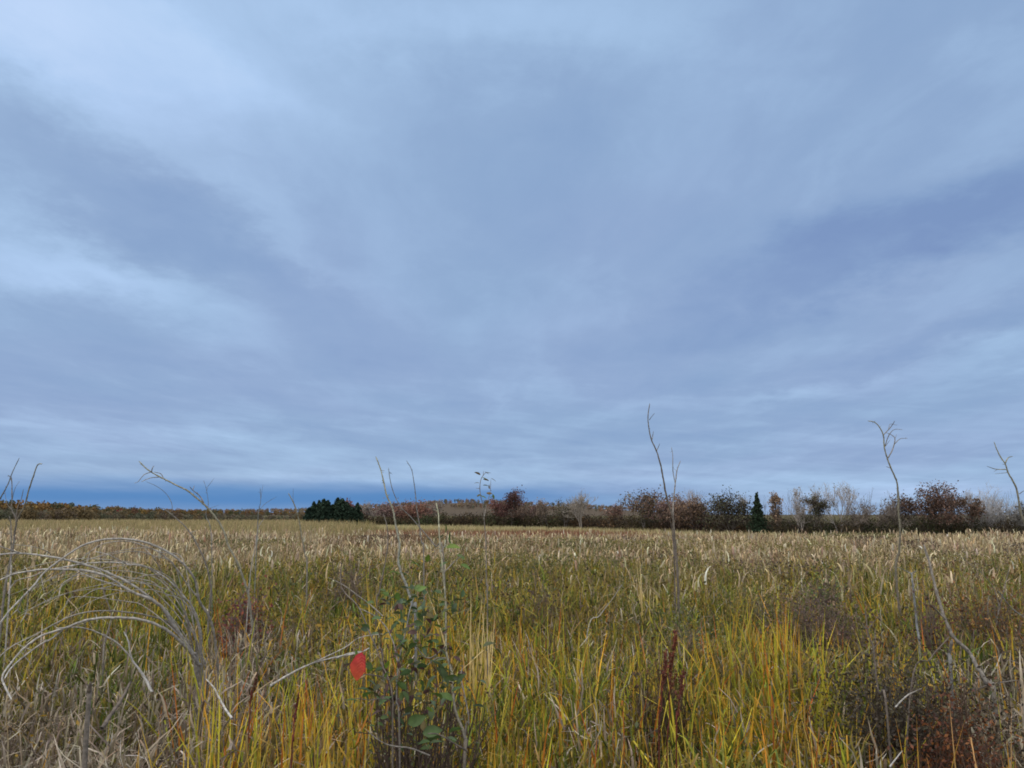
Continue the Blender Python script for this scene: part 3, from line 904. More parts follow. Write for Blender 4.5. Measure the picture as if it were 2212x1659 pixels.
FALL = .68 * np.array([(.24, .14, .055), (.20, .12, .055), (.17, .13, .06), (.12, .12, .06), (.085, .095, .055), (.14, .10, .07), (.28, .18, .06), (.17, .09, .06)])
r_ = np.random.default_rng(9)
# left wood, nearer at the left edge
n = 900
px = r_.uniform(-420, 700, n)
dd = np.interp(px, [-420, 0, 420, 700], [430, 520, 900, 1200]) * r_.uniform(.97, 1.25, n)
xx = (px - 1106) / F * dd
hh = np.interp(px, [-420, 0, 250, 430, 700], [16.5, 14.0, 11.5, 8.4, 7.6]) * r_.uniform(.66, 1.05, n)
back_row = r_.uniform(0, 1, n)
cc = FALL[r_.choice(8, n, p=[.22, .16, .14, .12, .12, .08, .1, .06])]
low_g = r_.uniform(0, 1, n) < .35
hh = np.where(low_g, hh * .55, hh); cc = np.where(low_g[:, None], np.array([(.10, .095, .065)]), cc)
dd2 = np.where(low_g, dd * .93, dd); xx = (px - 1106) / F * dd2
far_wood('far_wood', 'autumn wood of ochre and grey green crowns on the left horizon', xx, dd2, 0 * xx, hh, cc)
n = 700
px = r_.uniform(-450, 760, n)
dd = r_.uniform(200, 235, n)
xx = (px - 1106) / F * dd
tp = np.interp(px, [-450, 0, 250, 450, 640, 760], [4.9, 4.4, 3.3, 2.5, 2.3, 2.2]) * r_.uniform(.55, 1.0, n) * (.85 + .35 * vnoise(px, 0 * px, 38, 3))
orange = (r_.uniform(0, 1, n) < np.interp(px, [0, 300, 500], [.75, .6, .2])) & (tp > np.interp(px, [-450, 0, 250, 450, 640, 760], [4.9, 4.4, 3.3, 2.5, 2.3, 2.2]) * .82)
cc = np.where(orange[:, None], np.array([(.125, .092, .048)]), np.array([(.095, .09, .06), (.12, .105, .07), (.075, .08, .05), (.10, .075, .055)])[r_.integers(0, 4, n)])
far_wood('brush_belt', 'grey green brush belt at the foot of the left wood', xx, dd, 0 * xx, tp, cc, 60, 1.0)
n = 1500
px = r_.uniform(200, 2500, n)
dd = r_.uniform(1500, 2150, n)
xx = (px - 1106) / F * dd
cc = np.array([(.17, .12, .085), (.14, .11, .085), (.20, .12, .08), (.11, .11, .08), (.19, .15, .09)])[r_.integers(0, 5, n)]
far_wood('hill_wood', 'dull brown wood covering the low ridge behind the thicket', xx, dd, hill_h(xx, dd), r_.uniform(8, 12, n) * np.interp(px, [1350, 1560], [1, .25]), cc, 46, 1.2)

# ------------------------------------------------------------------ thicket
def thicket():
    mb = MB(); r = np.random.default_rng(5)
    tw = MB()
    n = 1500
    px = r.uniform(770, 2520, n)
    base = edge_dist(px)
    dd = base + r.uniform(0, 8, n)
    topy = np.interp(px, [770, 850, 900, 1000, 1150, 1280, 1400, 1520, 1600, 1700, 1850, 2000, 2100, 2212, 2520],
                     [1113, 1113, 1111, 1108, 1105, 1108, 1110, 1111, 1115, 1117, 1117, 1108, 1113, 1117, 1114]) + r.normal(0, 3.0, n) + 7 * (vnoise(px, 0 * px, 26, 4) - .5)
    H = np.array([P(a, b, c)[2] for a, b, c in zip(px, topy, dd)])
    H = H * r.uniform(.55, 1.04, n)
    x = (px - 1106) / F * dd
    greens = np.array([(.030, .040, .018), (.042, .050, .022), (.050, .045, .022), (.062, .045, .026), (.048, .034, .024), (.085, .052, .028), (.065, .034, .026)])
    zone = np.clip((fnoise(x, dd * .4, 9, 91) * 7).astype(int) + r.integers(-1, 2, n), 0, 6)
    zone = np.where((px > 1030) & (px < 1230), np.clip(zone - 2, 0, 6), zone)
    per = 90
    q = r.normal(0, 1, (n, per, 3)); q /= np.linalg.norm(q, axis=2)[:, :, None]; q *= r.uniform(.3, 1.1, (n, per, 1))
    wd = r.uniform(.8, 1.5, n) * base / 100
    p = np.stack([x[:, None] + q[:, :, 0] * wd[:, None], dd[:, None] + q[:, :, 1] * wd[:, None],
                  H[:, None] * (.52 + .48 * q[:, :, 2])], -1).reshape(-1, 3)
    c = np.repeat(greens[zone], per, axis=0) * np.exp(r.normal(0, .3, (n * per, 1)))
    leafcloud(mb, p, r.uniform(.08, .17, n * per) * np.repeat(base / 100, per), c, r=r)
    # twigs poking out
    k = 5
    A = np.repeat(np.stack([x, dd, H * .3], -1), k, axis=0)
    B = A + r.normal(0, 1, (n * k, 3)) * np.array([.6, .6, .12]) + np.repeat(np.stack([0 * H, 0 * H, H * .78], -1), k, axis=0) * r.uniform(.6, 1.15, (n * k, 1))
    sticks(mb, A, B, .014, .007, (.10, .085, .07))
    for i in range(46):
        q_ = r.uniform(1480, 2500); e_ = float(edge_dist(q_)) + r.uniform(1, 9)
        tp = P(q_, r.uniform(1066, 1096), e_)
        S_, T_ = grow((tp[0], e_, .2), (r.normal(0, .1), 0, 1.0), tp[2] * .62, .02, 2, r, spread=.45, kids=4, upward=.5)
        add_sticks(mb, S_, (.17, .15, .135), 3, .006)
    tag(mb.build('thicket', MAT_FAR), 'dark tangled thicket of leafy and bare bushes along the marsh edge', 'thicket', kind='stuff')
thicket()

# ------------------------------------------------------------------ trees behind the marsh
D1 = 112
ORD = ['first', 'second', 'third', 'fourth', 'fifth', 'sixth', 'seventh', 'eighth', 'ninth', 'tenth', 'last']
for i, (px, yt, w, how) in enumerate([(667, 1096, 26, 'low pointed'), (678, 1083, 34, 'dark bushy'), (690, 1080, 36, 'broad dark'), (700, 1077, 34, 'tall dark'), (709, 1080, 30, 'slim dark'),
                                      (720, 1089, 30, 'low dark'), (730, 1074, 34, 'tallest dark'), (739, 1076, 38, 'full dark'), (749, 1084, 34, 'ragged dark'), (761, 1094, 32, 'short bushy'), (773, 1085, 26, 'small pointed')]):
    spruce(px, yt, D1 + random.uniform(-3, 4), w * random.uniform(1.25, 1.6), how + ' spruce, ' + ORD[i] + ' from the left in the close clump', i,
           col=random.choice([(.026, .045, .030), (.034, .052, .030), (.022, .040, .028)]), taper=random.uniform(.5, .8))
spruce(1634, 1063, 64, 62, 'single pointed green spruce standing alone among bare bushes', 40, (.032, .052, .030), taper=1.0)

ORG = [(.34, .16, .05), (.26, .11, .05), (.40, .22, .08)]
REDS = [(.26, .05, .045), (.20, .04, .05), (.32, .09, .06)]
BRN = [(.20, .10, .07), (.15, .08, .06), (.26, .13, .08)]
MAR = [(.13, .04, .04), (.10, .03, .035), (.17, .06, .05)]
PNK = [(.26, .11, .11), (.22, .09, .10), (.30, .15, .12)]
GRNB = [(.07, .08, .03), (.12, .12, .04), (.16, .10, .05)]
lt = leafy_tree
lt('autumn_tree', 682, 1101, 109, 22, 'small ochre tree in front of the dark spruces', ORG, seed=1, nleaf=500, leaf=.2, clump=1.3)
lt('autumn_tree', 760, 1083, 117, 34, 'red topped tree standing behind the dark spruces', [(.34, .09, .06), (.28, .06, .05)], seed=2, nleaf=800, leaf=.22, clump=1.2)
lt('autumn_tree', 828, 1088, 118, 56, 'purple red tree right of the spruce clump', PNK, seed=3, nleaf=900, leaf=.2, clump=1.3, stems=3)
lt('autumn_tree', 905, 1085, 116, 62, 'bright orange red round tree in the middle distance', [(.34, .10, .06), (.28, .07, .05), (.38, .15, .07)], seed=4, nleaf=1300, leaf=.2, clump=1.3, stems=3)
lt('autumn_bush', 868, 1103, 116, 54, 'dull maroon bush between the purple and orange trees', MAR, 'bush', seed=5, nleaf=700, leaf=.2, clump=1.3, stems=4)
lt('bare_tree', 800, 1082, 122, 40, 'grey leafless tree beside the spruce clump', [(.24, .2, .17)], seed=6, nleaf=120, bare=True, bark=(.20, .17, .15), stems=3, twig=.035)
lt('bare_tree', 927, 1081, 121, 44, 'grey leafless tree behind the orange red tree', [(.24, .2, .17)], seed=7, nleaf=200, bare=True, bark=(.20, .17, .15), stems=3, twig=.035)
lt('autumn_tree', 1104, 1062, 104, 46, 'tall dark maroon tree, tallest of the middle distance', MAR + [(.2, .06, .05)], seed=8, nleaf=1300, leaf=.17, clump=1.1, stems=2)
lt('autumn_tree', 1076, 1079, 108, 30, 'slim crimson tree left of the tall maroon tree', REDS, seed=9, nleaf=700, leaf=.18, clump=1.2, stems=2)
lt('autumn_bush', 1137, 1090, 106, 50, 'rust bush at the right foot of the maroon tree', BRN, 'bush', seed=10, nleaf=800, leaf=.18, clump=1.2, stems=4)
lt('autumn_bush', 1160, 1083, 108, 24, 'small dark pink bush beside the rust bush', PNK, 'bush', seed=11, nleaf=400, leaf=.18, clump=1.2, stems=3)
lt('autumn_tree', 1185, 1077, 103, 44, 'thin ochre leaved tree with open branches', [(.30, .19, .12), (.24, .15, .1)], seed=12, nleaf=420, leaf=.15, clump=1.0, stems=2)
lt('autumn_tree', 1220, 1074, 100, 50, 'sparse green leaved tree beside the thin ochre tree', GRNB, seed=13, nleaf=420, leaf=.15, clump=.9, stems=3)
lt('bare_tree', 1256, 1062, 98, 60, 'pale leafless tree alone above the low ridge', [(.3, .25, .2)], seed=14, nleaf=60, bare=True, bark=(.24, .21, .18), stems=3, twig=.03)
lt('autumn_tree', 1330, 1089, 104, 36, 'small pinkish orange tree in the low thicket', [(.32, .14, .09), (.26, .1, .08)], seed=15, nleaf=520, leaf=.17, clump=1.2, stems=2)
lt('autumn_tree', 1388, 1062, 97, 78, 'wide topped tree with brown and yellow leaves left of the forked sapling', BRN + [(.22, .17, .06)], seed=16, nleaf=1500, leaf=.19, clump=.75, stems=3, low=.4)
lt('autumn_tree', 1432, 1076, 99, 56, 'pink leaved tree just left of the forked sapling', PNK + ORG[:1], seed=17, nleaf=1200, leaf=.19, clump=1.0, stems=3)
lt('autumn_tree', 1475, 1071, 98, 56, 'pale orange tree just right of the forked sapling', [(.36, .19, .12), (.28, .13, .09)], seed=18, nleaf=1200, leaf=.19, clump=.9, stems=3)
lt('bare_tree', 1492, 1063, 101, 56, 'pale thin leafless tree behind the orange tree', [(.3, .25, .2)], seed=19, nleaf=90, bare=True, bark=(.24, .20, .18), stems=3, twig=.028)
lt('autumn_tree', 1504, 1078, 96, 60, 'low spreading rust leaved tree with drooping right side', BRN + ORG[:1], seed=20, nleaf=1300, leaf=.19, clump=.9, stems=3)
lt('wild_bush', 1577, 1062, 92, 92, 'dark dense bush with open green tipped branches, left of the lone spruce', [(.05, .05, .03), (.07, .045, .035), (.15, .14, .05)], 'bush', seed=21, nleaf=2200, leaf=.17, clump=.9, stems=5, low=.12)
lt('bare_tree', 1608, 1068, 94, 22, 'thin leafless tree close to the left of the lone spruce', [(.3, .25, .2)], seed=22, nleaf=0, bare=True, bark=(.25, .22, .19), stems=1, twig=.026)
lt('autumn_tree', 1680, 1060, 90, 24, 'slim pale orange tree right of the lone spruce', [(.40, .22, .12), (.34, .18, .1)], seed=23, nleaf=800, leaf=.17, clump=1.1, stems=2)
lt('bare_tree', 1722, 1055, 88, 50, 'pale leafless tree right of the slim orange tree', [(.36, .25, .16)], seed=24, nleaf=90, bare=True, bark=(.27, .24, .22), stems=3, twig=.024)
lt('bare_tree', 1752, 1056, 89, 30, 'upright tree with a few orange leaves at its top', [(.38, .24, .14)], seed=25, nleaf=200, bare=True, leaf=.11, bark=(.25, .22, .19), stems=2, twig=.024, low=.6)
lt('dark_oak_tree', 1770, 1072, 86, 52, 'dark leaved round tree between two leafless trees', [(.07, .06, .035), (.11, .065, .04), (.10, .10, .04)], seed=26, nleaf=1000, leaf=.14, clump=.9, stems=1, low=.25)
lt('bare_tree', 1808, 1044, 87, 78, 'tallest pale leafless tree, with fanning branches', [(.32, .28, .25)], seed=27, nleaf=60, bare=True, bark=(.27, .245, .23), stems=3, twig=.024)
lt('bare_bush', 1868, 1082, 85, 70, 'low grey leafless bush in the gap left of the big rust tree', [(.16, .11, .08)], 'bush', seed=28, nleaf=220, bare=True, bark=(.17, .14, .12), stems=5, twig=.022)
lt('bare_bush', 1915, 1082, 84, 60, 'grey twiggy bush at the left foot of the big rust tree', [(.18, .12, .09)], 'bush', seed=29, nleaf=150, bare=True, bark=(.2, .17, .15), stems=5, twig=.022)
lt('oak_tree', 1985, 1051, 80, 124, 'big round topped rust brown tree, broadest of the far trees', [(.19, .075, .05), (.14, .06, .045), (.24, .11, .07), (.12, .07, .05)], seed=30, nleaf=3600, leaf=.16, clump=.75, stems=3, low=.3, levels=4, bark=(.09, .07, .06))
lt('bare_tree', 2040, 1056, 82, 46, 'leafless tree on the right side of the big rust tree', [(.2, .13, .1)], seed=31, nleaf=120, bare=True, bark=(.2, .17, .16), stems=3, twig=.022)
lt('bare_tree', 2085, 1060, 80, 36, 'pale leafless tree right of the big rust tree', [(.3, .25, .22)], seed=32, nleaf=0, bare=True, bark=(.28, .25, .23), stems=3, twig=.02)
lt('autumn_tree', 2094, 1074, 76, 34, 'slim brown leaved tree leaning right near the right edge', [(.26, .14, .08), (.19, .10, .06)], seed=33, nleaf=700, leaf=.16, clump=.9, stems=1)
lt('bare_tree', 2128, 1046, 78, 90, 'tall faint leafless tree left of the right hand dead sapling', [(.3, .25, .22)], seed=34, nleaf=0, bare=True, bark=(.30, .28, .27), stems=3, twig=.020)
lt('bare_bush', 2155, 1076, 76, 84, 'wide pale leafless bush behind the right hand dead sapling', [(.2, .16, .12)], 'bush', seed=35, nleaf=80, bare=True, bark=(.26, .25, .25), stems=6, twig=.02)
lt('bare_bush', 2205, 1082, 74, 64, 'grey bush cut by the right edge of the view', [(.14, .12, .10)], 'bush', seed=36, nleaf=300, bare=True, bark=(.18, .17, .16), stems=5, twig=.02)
lt('red_maple_bush', 257, 1101, 470, 10, 'small crimson bush at the foot of the far left wood', [(.30, .03, .06)], 'bush', seed=37, nleaf=400, leaf=.5, clump=1.5, stems=2)

# ------------------------------------------------------------------ dead saplings and branches, close by
def cat(pts, n=6):
    p = np.array(pts, float)
    if len(p) < 3:
        t = np.linspace(0, 1, 5)[:, None]
        return p[0] * (1 - t) + p[-1] * t
    q = np.vstack([2 * p[0] - p[1], p, 2 * p[-1] - p[-2]])
    o = []
    for i in range(1, len(q) - 2):
        for k in range(n):
            t = k / n
            o.append(.5 * ((2 * q[i]) + (-q[i - 1] + q[i + 1]) * t + (2 * q[i - 1] - 5 * q[i] + 4 * q[i + 1] - q[i + 2]) * t * t
                           + (-q[i - 1] + 3 * q[i] - 3 * q[i + 1] + q[i + 2]) * t ** 3))
    o.append(q[-2])
    return np.array(o)

def tube(mb, pts, r0, r1, col0, col1, k=7, knob=.16, seed=0):
    r = np.random.default_rng(seed + 17)
    p = cat(pts)
    n = len(p)
    tan = np.gradient(p, axis=0); tan /= np.linalg.norm(tan, axis=1)[:, None] + 1e-9
    u = np.cross(tan, np.array([0, 1.0, .2])); u /= np.linalg.norm(u, axis=1)[:, None] + 1e-9
    w = np.cross(tan, u)
    t = np.linspace(0, 1, n)
    rad = .70 * (r0 * (1 - t) + r1 * t) * (1 + r.normal(0, knob * .5, n))
    rad[-1] *= .45
    wob = r.normal(0, .10, (n, 3)) * rad[:, None]
    p = p + wob
    a = np.arange(k) / k * 2 * math.pi
    v = p[:, None, :] + (u[:, None, :] * np.cos(a)[None, :, None] + w[:, None, :] * np.sin(a)[None, :, None]) * rad[:, None, None]
    v = v.reshape(-1, 3)
    b = (np.arange(n - 1) * k)[:, None]; j = np.arange(k)[None, :]; j2 = (j + 1) % k
    q = np.stack([b + j, b + j2, b + k + j2, b + k + j], -1).reshape(-1, 4)
    c = np.array(col0)[None] * (1 - t)[:, None] + np.array(col1)[None] * t[:, None]
    c = c * (1 + r.normal(0, .12, (n, 1)))
    v = np.vstack([v, p[-1:] + tan[-1:] * rad[-1]])
    tr = np.array([[(n - 1) * k + i, (n - 1) * k + (i + 1) % k, n * k] for i in range(k)])
    mb.add(v, q, tr, col=np.vstack([np.repeat(c, k, axis=0), c[-1:]]))

ORI = {'U1': (0, 960, .25), 'U2': (553, 960, .25), 'U3': (1106, 850.3, .28117), 'U4': (1659, 877.8, .2646),
       'L1': (0, 1261.8, .25), 'L2': (553, 1261.8, .25), 'L3': (1106, 1261.8, .25), 'L4': (1659, 1261.8, .25), 'V': (0, 0, 1)}
def TR(code, pts, d0, d1=None, wob=.0, seed=0, foot=False):
    """trace -> points in space, distance running from d0 at the first to d1 at the last"""
    d1 = d0 if d1 is None else d1
    ox, oy, k = ORI[code]
    r = np.random.default_rng(seed + 3)
    n = len(pts)
    o = []
    ph = r.uniform(0, 6.28)
    for i, (x, y) in enumerate(pts):
        t = i / max(n - 1, 1)
        o.append(P(ox + x * k, oy + y * k, d0 + (d1 - d0) * t + wob * math.sin(ph + t * 4.0)))
    if foot:   # carry it down to the ground
        p = o[0]; q = o[1]
        dr = (p - q); 
        g = np.array([p[0] + np.clip(dr[0], -.15, .15), p[1] + .05, -.04])
        o = [g] + o
    return o

PALE = (.29, .27, .245); PALE2 = (.34, .325, .305); GREY = (.165, .148, .13); DARK = (.115, .095, .08); LICH = (.25, .245, .17)
BLUE = (.15, .155, .155)

def branchset(name, label, cat_, items, loc, group=None, leaves=None):
    root = empty(name, loc, label, cat_, group)
    for i, (part, pts, r0, r1, c0, c1) in enumerate(items):
        mb = MB(); sd_ = i * 7 + int(abs(loc[0]) * 10) % 50
        tube(mb, pts, r0, r1, c0, c1, seed=sd_)
        rr = np.random.default_rng(sd_ + 900)
        q = cat(pts); seg = np.linalg.norm(np.diff(q, axis=0), axis=1); ln = seg.sum()
        A, B = [], []
        for _ in range(int(ln * 5)):                  # snapped side twigs and bud stubs
            j = rr.integers(len(q) // 5, len(q) - 1)
            tn = (q[min(j + 1, len(q) - 1)] - q[j]); tn /= np.linalg.norm(tn) + 1e-9
            dv = tn * rr.uniform(.3, 1) + rr.normal(0, .55, 3); dv /= np.linalg.norm(dv)
            L1_ = rr.choice([.012, .02, .035, .09], p=[.4, .3, .2, .1]) * rr.uniform(.7, 1.4)
            A.append(q[j]); B.append(q[j] + dv * L1_)
        if A: sticks(mb, A, B, .0022, .0010, np.array(c1) * .85, 4)
        mb.build(part, MAT_BARK, root, smooth=True)
    return root

def leaf_mesh(mb, p, direc, ln, wd, col, r, curl=.25, tipcol=None, lobes=False):
    """a single real leaf: midrib fold, pointed oval outline, slight curl"""
    d = np.array(direc, float); d /= np.linalg.norm(d)
    side = np.cross(d, np.array([0, 0, 1.0]) + r.normal(0, .5, 3)); side /= np.linalg.norm(side) + 1e-9
    nrm = np.cross(side, d)
    ts = np.array([0, .12, .3, .5, .7, .86, 1.0])
    ws = np.array([.04, .55, .95, 1.0, .78, .42, .02]) * wd / 2
    if lobes: ws = np.array([.04, .6, .8, 1.05, .9, .5, .02]) * wd / 2
    v, c = [], []
    for t, w in zip(ts, ws):
        m = p + d * ln * t - nrm * curl * ln * t * t
        v += [m - side * w + nrm * w * .35, m, m + side * w + nrm * w * .35]
        cc = np.array(col) if tipcol is None else np.array(col) * (1 - t) + np.array(tipcol) * t
        c += [cc * .95, cc * 1.12, cc * 1.0]
    q = []
    for i in range(len(ts) - 1):
        b = i * 3
        q += [[b, b + 1, b + 4, b + 3], [b + 1, b + 2, b + 5, b + 4]]
    mb.add(v, q, col=np.array(c))

# --- arching dead shrub on the left
DA = 4.7
A_items = []
def arc(code, pts, r0, r1, d0, d1, c0=PALE, c1=PALE2, part='stem', foot=False, seed=0):
    A_items.append((part, TR(code, pts, d0, d1, .05, seed, foot), r0, r1, c0, c1))
L = lambda pts: [(x, y + 1207) for x, y in pts]         # lower-crop points written in the upper crop's frame
arc('U1', L([(1880, 900), (1870, 640), (1855, 480), (1835, 370), (1795, 260), (1740, 180), (1712, 110)]) + [(1690, 1190), (1640, 1100), (1560, 1010), (1450, 930), (1300, 860), (1150, 825), (1000, 815), (850, 830), (700, 880), (560, 970), (390, 1100), (300, 1210)] + L([(200, 110), (100, 210), (0, 340), (-60, 440)]), .012, .006, DA + .2, DA - .6, GREY, PALE2, foot=True)
arc('U1', L([(1760, 960), (1730, 740), (1690, 640), (1640, 560), (1570, 450), (1500, 340), (1430, 230), (1330, 150)]) + [(1250, 1290), (1130, 1205), (1000, 1140), (850, 1075), (700, 1030), (560, 995), (400, 965), (200, 942), (100, 943), (0, 952), (-120, 975)], .014, .006, DA, DA - .5, GREY, PALE2, foot=True, seed=1)
arc('U1', L([(1790, 900), (1770, 700), (1740, 590), (1735, 450), (1705, 300), (1650, 180)]) + [(1600, 1330), (1540, 1255), (1450, 1170), (1350, 1100), (1270, 1060), (1130, 1035), (1000, 1020), (850, 1020), (700, 1035), (550, 1060), (390, 1090)], .011, .005, DA + .3, DA - .1, GREY, PALE2, foot=True, seed=2)
arc('U1', L([(1700, 800), (1650, 590), (1560, 440), (1470, 320), (1400, 200), (1300, 130)]) + [(1180, 1290), (1080, 1240), (980, 1170), (850, 1115), (700, 1085), (550, 1080), (390, 1080), (250, 1095), (120, 1120), (0, 1172), (-80, 1210)], .013, .006, DA - .05, DA - .5, GREY, PALE2, foot=True, seed=3)
arc('L1', [(1740, 900), (1700, 680), (1620, 560), (1530, 470), (1430, 390), (1300, 330), (1150, 297), (1000, 290), (850, 295), (700, 325), (550, 385), (350, 450), (200, 560), (90, 690), (20, 800), (50, 900), (100, 1000)], .013, .006, DA - .1, DA - .9, GREY, PALE2, foot=True, seed=4)
arc('L1', [(1530, 420), (1450, 330), (1350, 290), (1200, 255), (1050, 238), (900, 230), (750, 242), (600, 282), (450, 355), (300, 440), (100, 540), (-40, 660)], .007, .004, DA, DA - .6, GREY, PALE, seed=5)
arc('L1', [(560, 375), (450, 470), (350, 520), (200, 630), (100, 720), (40, 815)], .007, .005, DA - .55, DA - .8, PALE, PALE2, 'twig', seed=6)
arc('L1', [(1320, 930), (1250, 800), (1160, 680), (1100, 600), (1000, 500), (870, 430), (760, 388), (650, 372), (480, 384)], .008, .004, DA - .2, DA - .6, PALE, PALE, seed=7)
arc('U1', [(1720, 1330), (1680, 1290), (1620, 1215), (1560, 1120), (1470, 1010), (1350, 920), (1250, 880), (1150, 845), (1050, 835), (900, 856), (800, 910), (700, 990)], .007, .003, DA + .15, DA - .1, GREY, PALE, seed=8)
arc('U1', [(1290, 1340), (1200, 1300), (1090, 1250), (1000, 1215), (850, 1170), (700, 1110), (640, 1085)], .008, .004, DA - .1, DA - .2, PALE, PALE, 'twig', seed=9)
arc('U1', [(1400, 1130), (1280, 1130), (1150, 1165), (1050, 1205), (900, 1240), (800, 1265), (680, 1340)], .005, .003, DA, DA - .3, GREY, PALE, 'twig', seed=10)
arc('U1', [(700, 1095), (620, 1150), (535, 1210), (505, 1330)], .005, .003, DA - .3, DA - .4, PALE, PALE, 'twig', seed=11)
arc('L1', [(205, 100), (155, 215), (180, 255)], .005, .003, DA - .5, DA - .5, PALE, PALE2, 'twig', seed=12)
arc('L1', [(155, 215), (110, 260), (70, 310)], .004, .002, DA - .5, DA - .5, PALE, PALE2, 'twig', seed=13)
arc('L1', [(245, 60), (238, 160), (225, 250), (175, 335)], .005, .003, DA - .5, DA - .5, PALE, PALE2, 'twig', seed=14)
arc('U1', [(200, 945), (100, 915), (0, 880), (-80, 850)], .005, .003, DA - .4, DA - .6, PALE, PALE2, 'twig', seed=15)
arc('U1', [(1130, 1050), (1010, 990), (930, 950), (820, 925)], .005, .003, DA - .1, DA - .2, PALE, PALE, 'twig', seed=16)
arc('U1', [(1400, 1110), (1360, 1030), (1320, 970), (1250, 900)], .005, .003, DA, DA, GREY, PALE, 'twig', seed=17)
arc('U1', [(370, 1100), (280, 1140), (150, 1175), (90, 1240), (70, 1290)], .005, .003, DA - .4, DA - .5, PALE, PALE, 'twig', seed=18)
arc('U1', [(440, 950), (380, 910), (260, 880), (120, 865)], .004, .002, DA + .1, DA, GREY, PALE, 'twig', seed=19)
arc('U1', [(480, 1100), (400, 1150), (330, 1210), (270, 1270)], .004, .002, DA - .3, DA - .4, GREY, PALE, 'twig', seed=20)
rA = np.random.default_rng(66)
for k_ in range(11):
    ap, ex = rA.uniform(650, 1250), rA.uniform(-60, 560)
    ay = rA.uniform(860, 1330); ey = ay + rA.uniform(120, 420)
    sx_, sy_ = 1690 + rA.normal(0, 40), rA.uniform(1750, 2050)
    arc('U1', [(sx_, sy_), (sx_ - 60, (sy_ + ay) / 2 + 60), ((sx_ + ap) / 2 + 120, ay + 130 + rA.normal(0, 15)), ((sx_ + ap) / 2 - 60, ay + 40), (ap, ay), ((ap + ex) / 2, ay + (ey - ay) * .28 + rA.normal(0, 12)), (ex, ey)],
        .0055, .0018, DA + rA.uniform(-.2, .3), DA + rA.uniform(-.6, .2), GREY, PALE, 'twig', seed=40 + k_)
branchset('arching_shrub', 'dead shrub of long pale stems arching over to the left edge', 'dead shrub', A_items, tuple(np.array([P(440, 1500, DA)[0], DA, 0])))

def sap(name, label, items, cat_='dead sapling'):
    """items: (part, code, pts, d0, d1, r0, r1, c0, c1, foot)"""
    its = []
    for i, (part, code, pts, d0, d1, r0, r1, c0, c1, foot) in enumerate(items):
        its.append((part, TR(code, pts, d0, d1, .03, i, foot), r0, r1, c0, c1))
    g = its[0][1][0]
    return branchset(name, label, cat_, its, (g[0], g[1], 0))

sap('fallen_stick', 'short pale broken stick leaning below the arching shrub', [('stick', 'L1', [(2005, 1165), (1930, 1050), (1850, 900), (1780, 820)], 3.5, 3.8, .008, .005, PALE2, PALE, False)], 'stick')
sap('fallen_stick', 'pale forked stick standing left of the arching shrub foot', [
    ('stick', 'L1', [(1310, 930), (1260, 830), (1200, 735), (1135, 640), (1110, 500), (1070, 410)], 3.9, 3.9, .009, .004, PALE2, PALE2, False)], 'stick')
d = 6.2
sap('dead_sapling', 'tall grey dead sapling bowing left with forked tips at the left', [
    ('trunk', 'U1', L([(2010, 900), (2060, 720), (2150, 600), (2185, 480), (2180, 360), (2160, 210)]) + [(2150, 1330), (2120, 1210), (2080, 1100), (2030, 980), (1970, 870), (1940, 770), (1890, 670), (1830, 590), (1760, 515), (1700, 465), (1620, 400), (1530, 355), (1440, 310), (1380, 280), (1310, 240), (1260, 205), (1200, 145)], d, d - .3, .016, .006, GREY, LICH, True),
    ('branch', 'U1', [(1760, 505), (1725, 445), (1665, 395), (1640, 365)], d - .2, d - .3, .007, .003, GREY, GREY, False),
    ('branch', 'U1', [(1665, 395), (1680, 355)], d - .3, d - .3, .004, .003, GREY, GREY, False),
    ('branch', 'U1', [(1310, 240), (1315, 210), (1330, 185)], d - .3, d - .35, .006, .003, GREY, GREY, False),
    ('branch', 'U1', [(1300, 240), (1245, 262), (1195, 320), (1160, 335)], d - .3, d - .4, .005, .002, GREY, PALE, False),
    ('branch', 'U1', [(1370, 282), (1300, 290), (1220, 322)], d - .3, d - .4, .005, .003, GREY, PALE, False),
    ('branch', 'U1', [(1415, 300), (1390, 255), (1330, 238)], d - .2, d - .25, .005, .003, GREY, GREY, False),
    ('branch', 'U1', [(1490, 580), (1480, 500), (1430, 420), (1350, 360), (1260, 320)], d + .3, d + .2, .004, .002, BLUE, BLUE, False)])
sap('dead_sapling', 'bent bare grey stem just left of the tall bowing sapling', [
    ('trunk', 'U1', L([(1830, 700), (1800, 420)]) + [(1810, 1400), (1822, 1250), (1800, 1110), (1770, 1010), (1720, 900), (1660, 790), (1590, 700), (1500, 620), (1410, 550)], 6.8, 6.6, .014, .006, GREY, GREY, True),
    ('branch', 'U1', [(1640, 765), (1700, 745)], 6.7, 6.7, .004, .003, PALE, PALE, False)])
d = 6.5
sap('dead_sapling', 'many stemmed dark sapling at the left edge with two last leaves', [
    ('trunk', 'U1', [(20, 1426), (60, 1150), (110, 900), (125, 780), (140, 650), (100, 560), (103, 480), (100, 300), (70, 270)], d, d, .016, .004, GREY, GREY, True),
    ('branch', 'U1', [(125, 760), (150, 650), (215, 520), (250, 390), (290, 270), (325, 178), (365, 168)], d, d - .2, .010, .006, DARK, LICH, False),
    ('branch', 'U1', [(140, 650), (150, 550), (182, 480), (203, 385)], d, d, .006, .003, DARK, GREY, False),
    ('branch', 'U1', [(-30, 510), (10, 450), (70, 340), (112, 230), (168, 115)], d - .3, d - .4, .008, .004, BLUE, BLUE, False),
    ('branch', 'U1', [(100, 560), (60, 510), (42, 400)], d, d, .004, .002, GREY, GREY, False),
    ('branch', 'U1', [(105, 480), (130, 380), (170, 315)], d, d, .003, .002, BLUE, BLUE, False)])
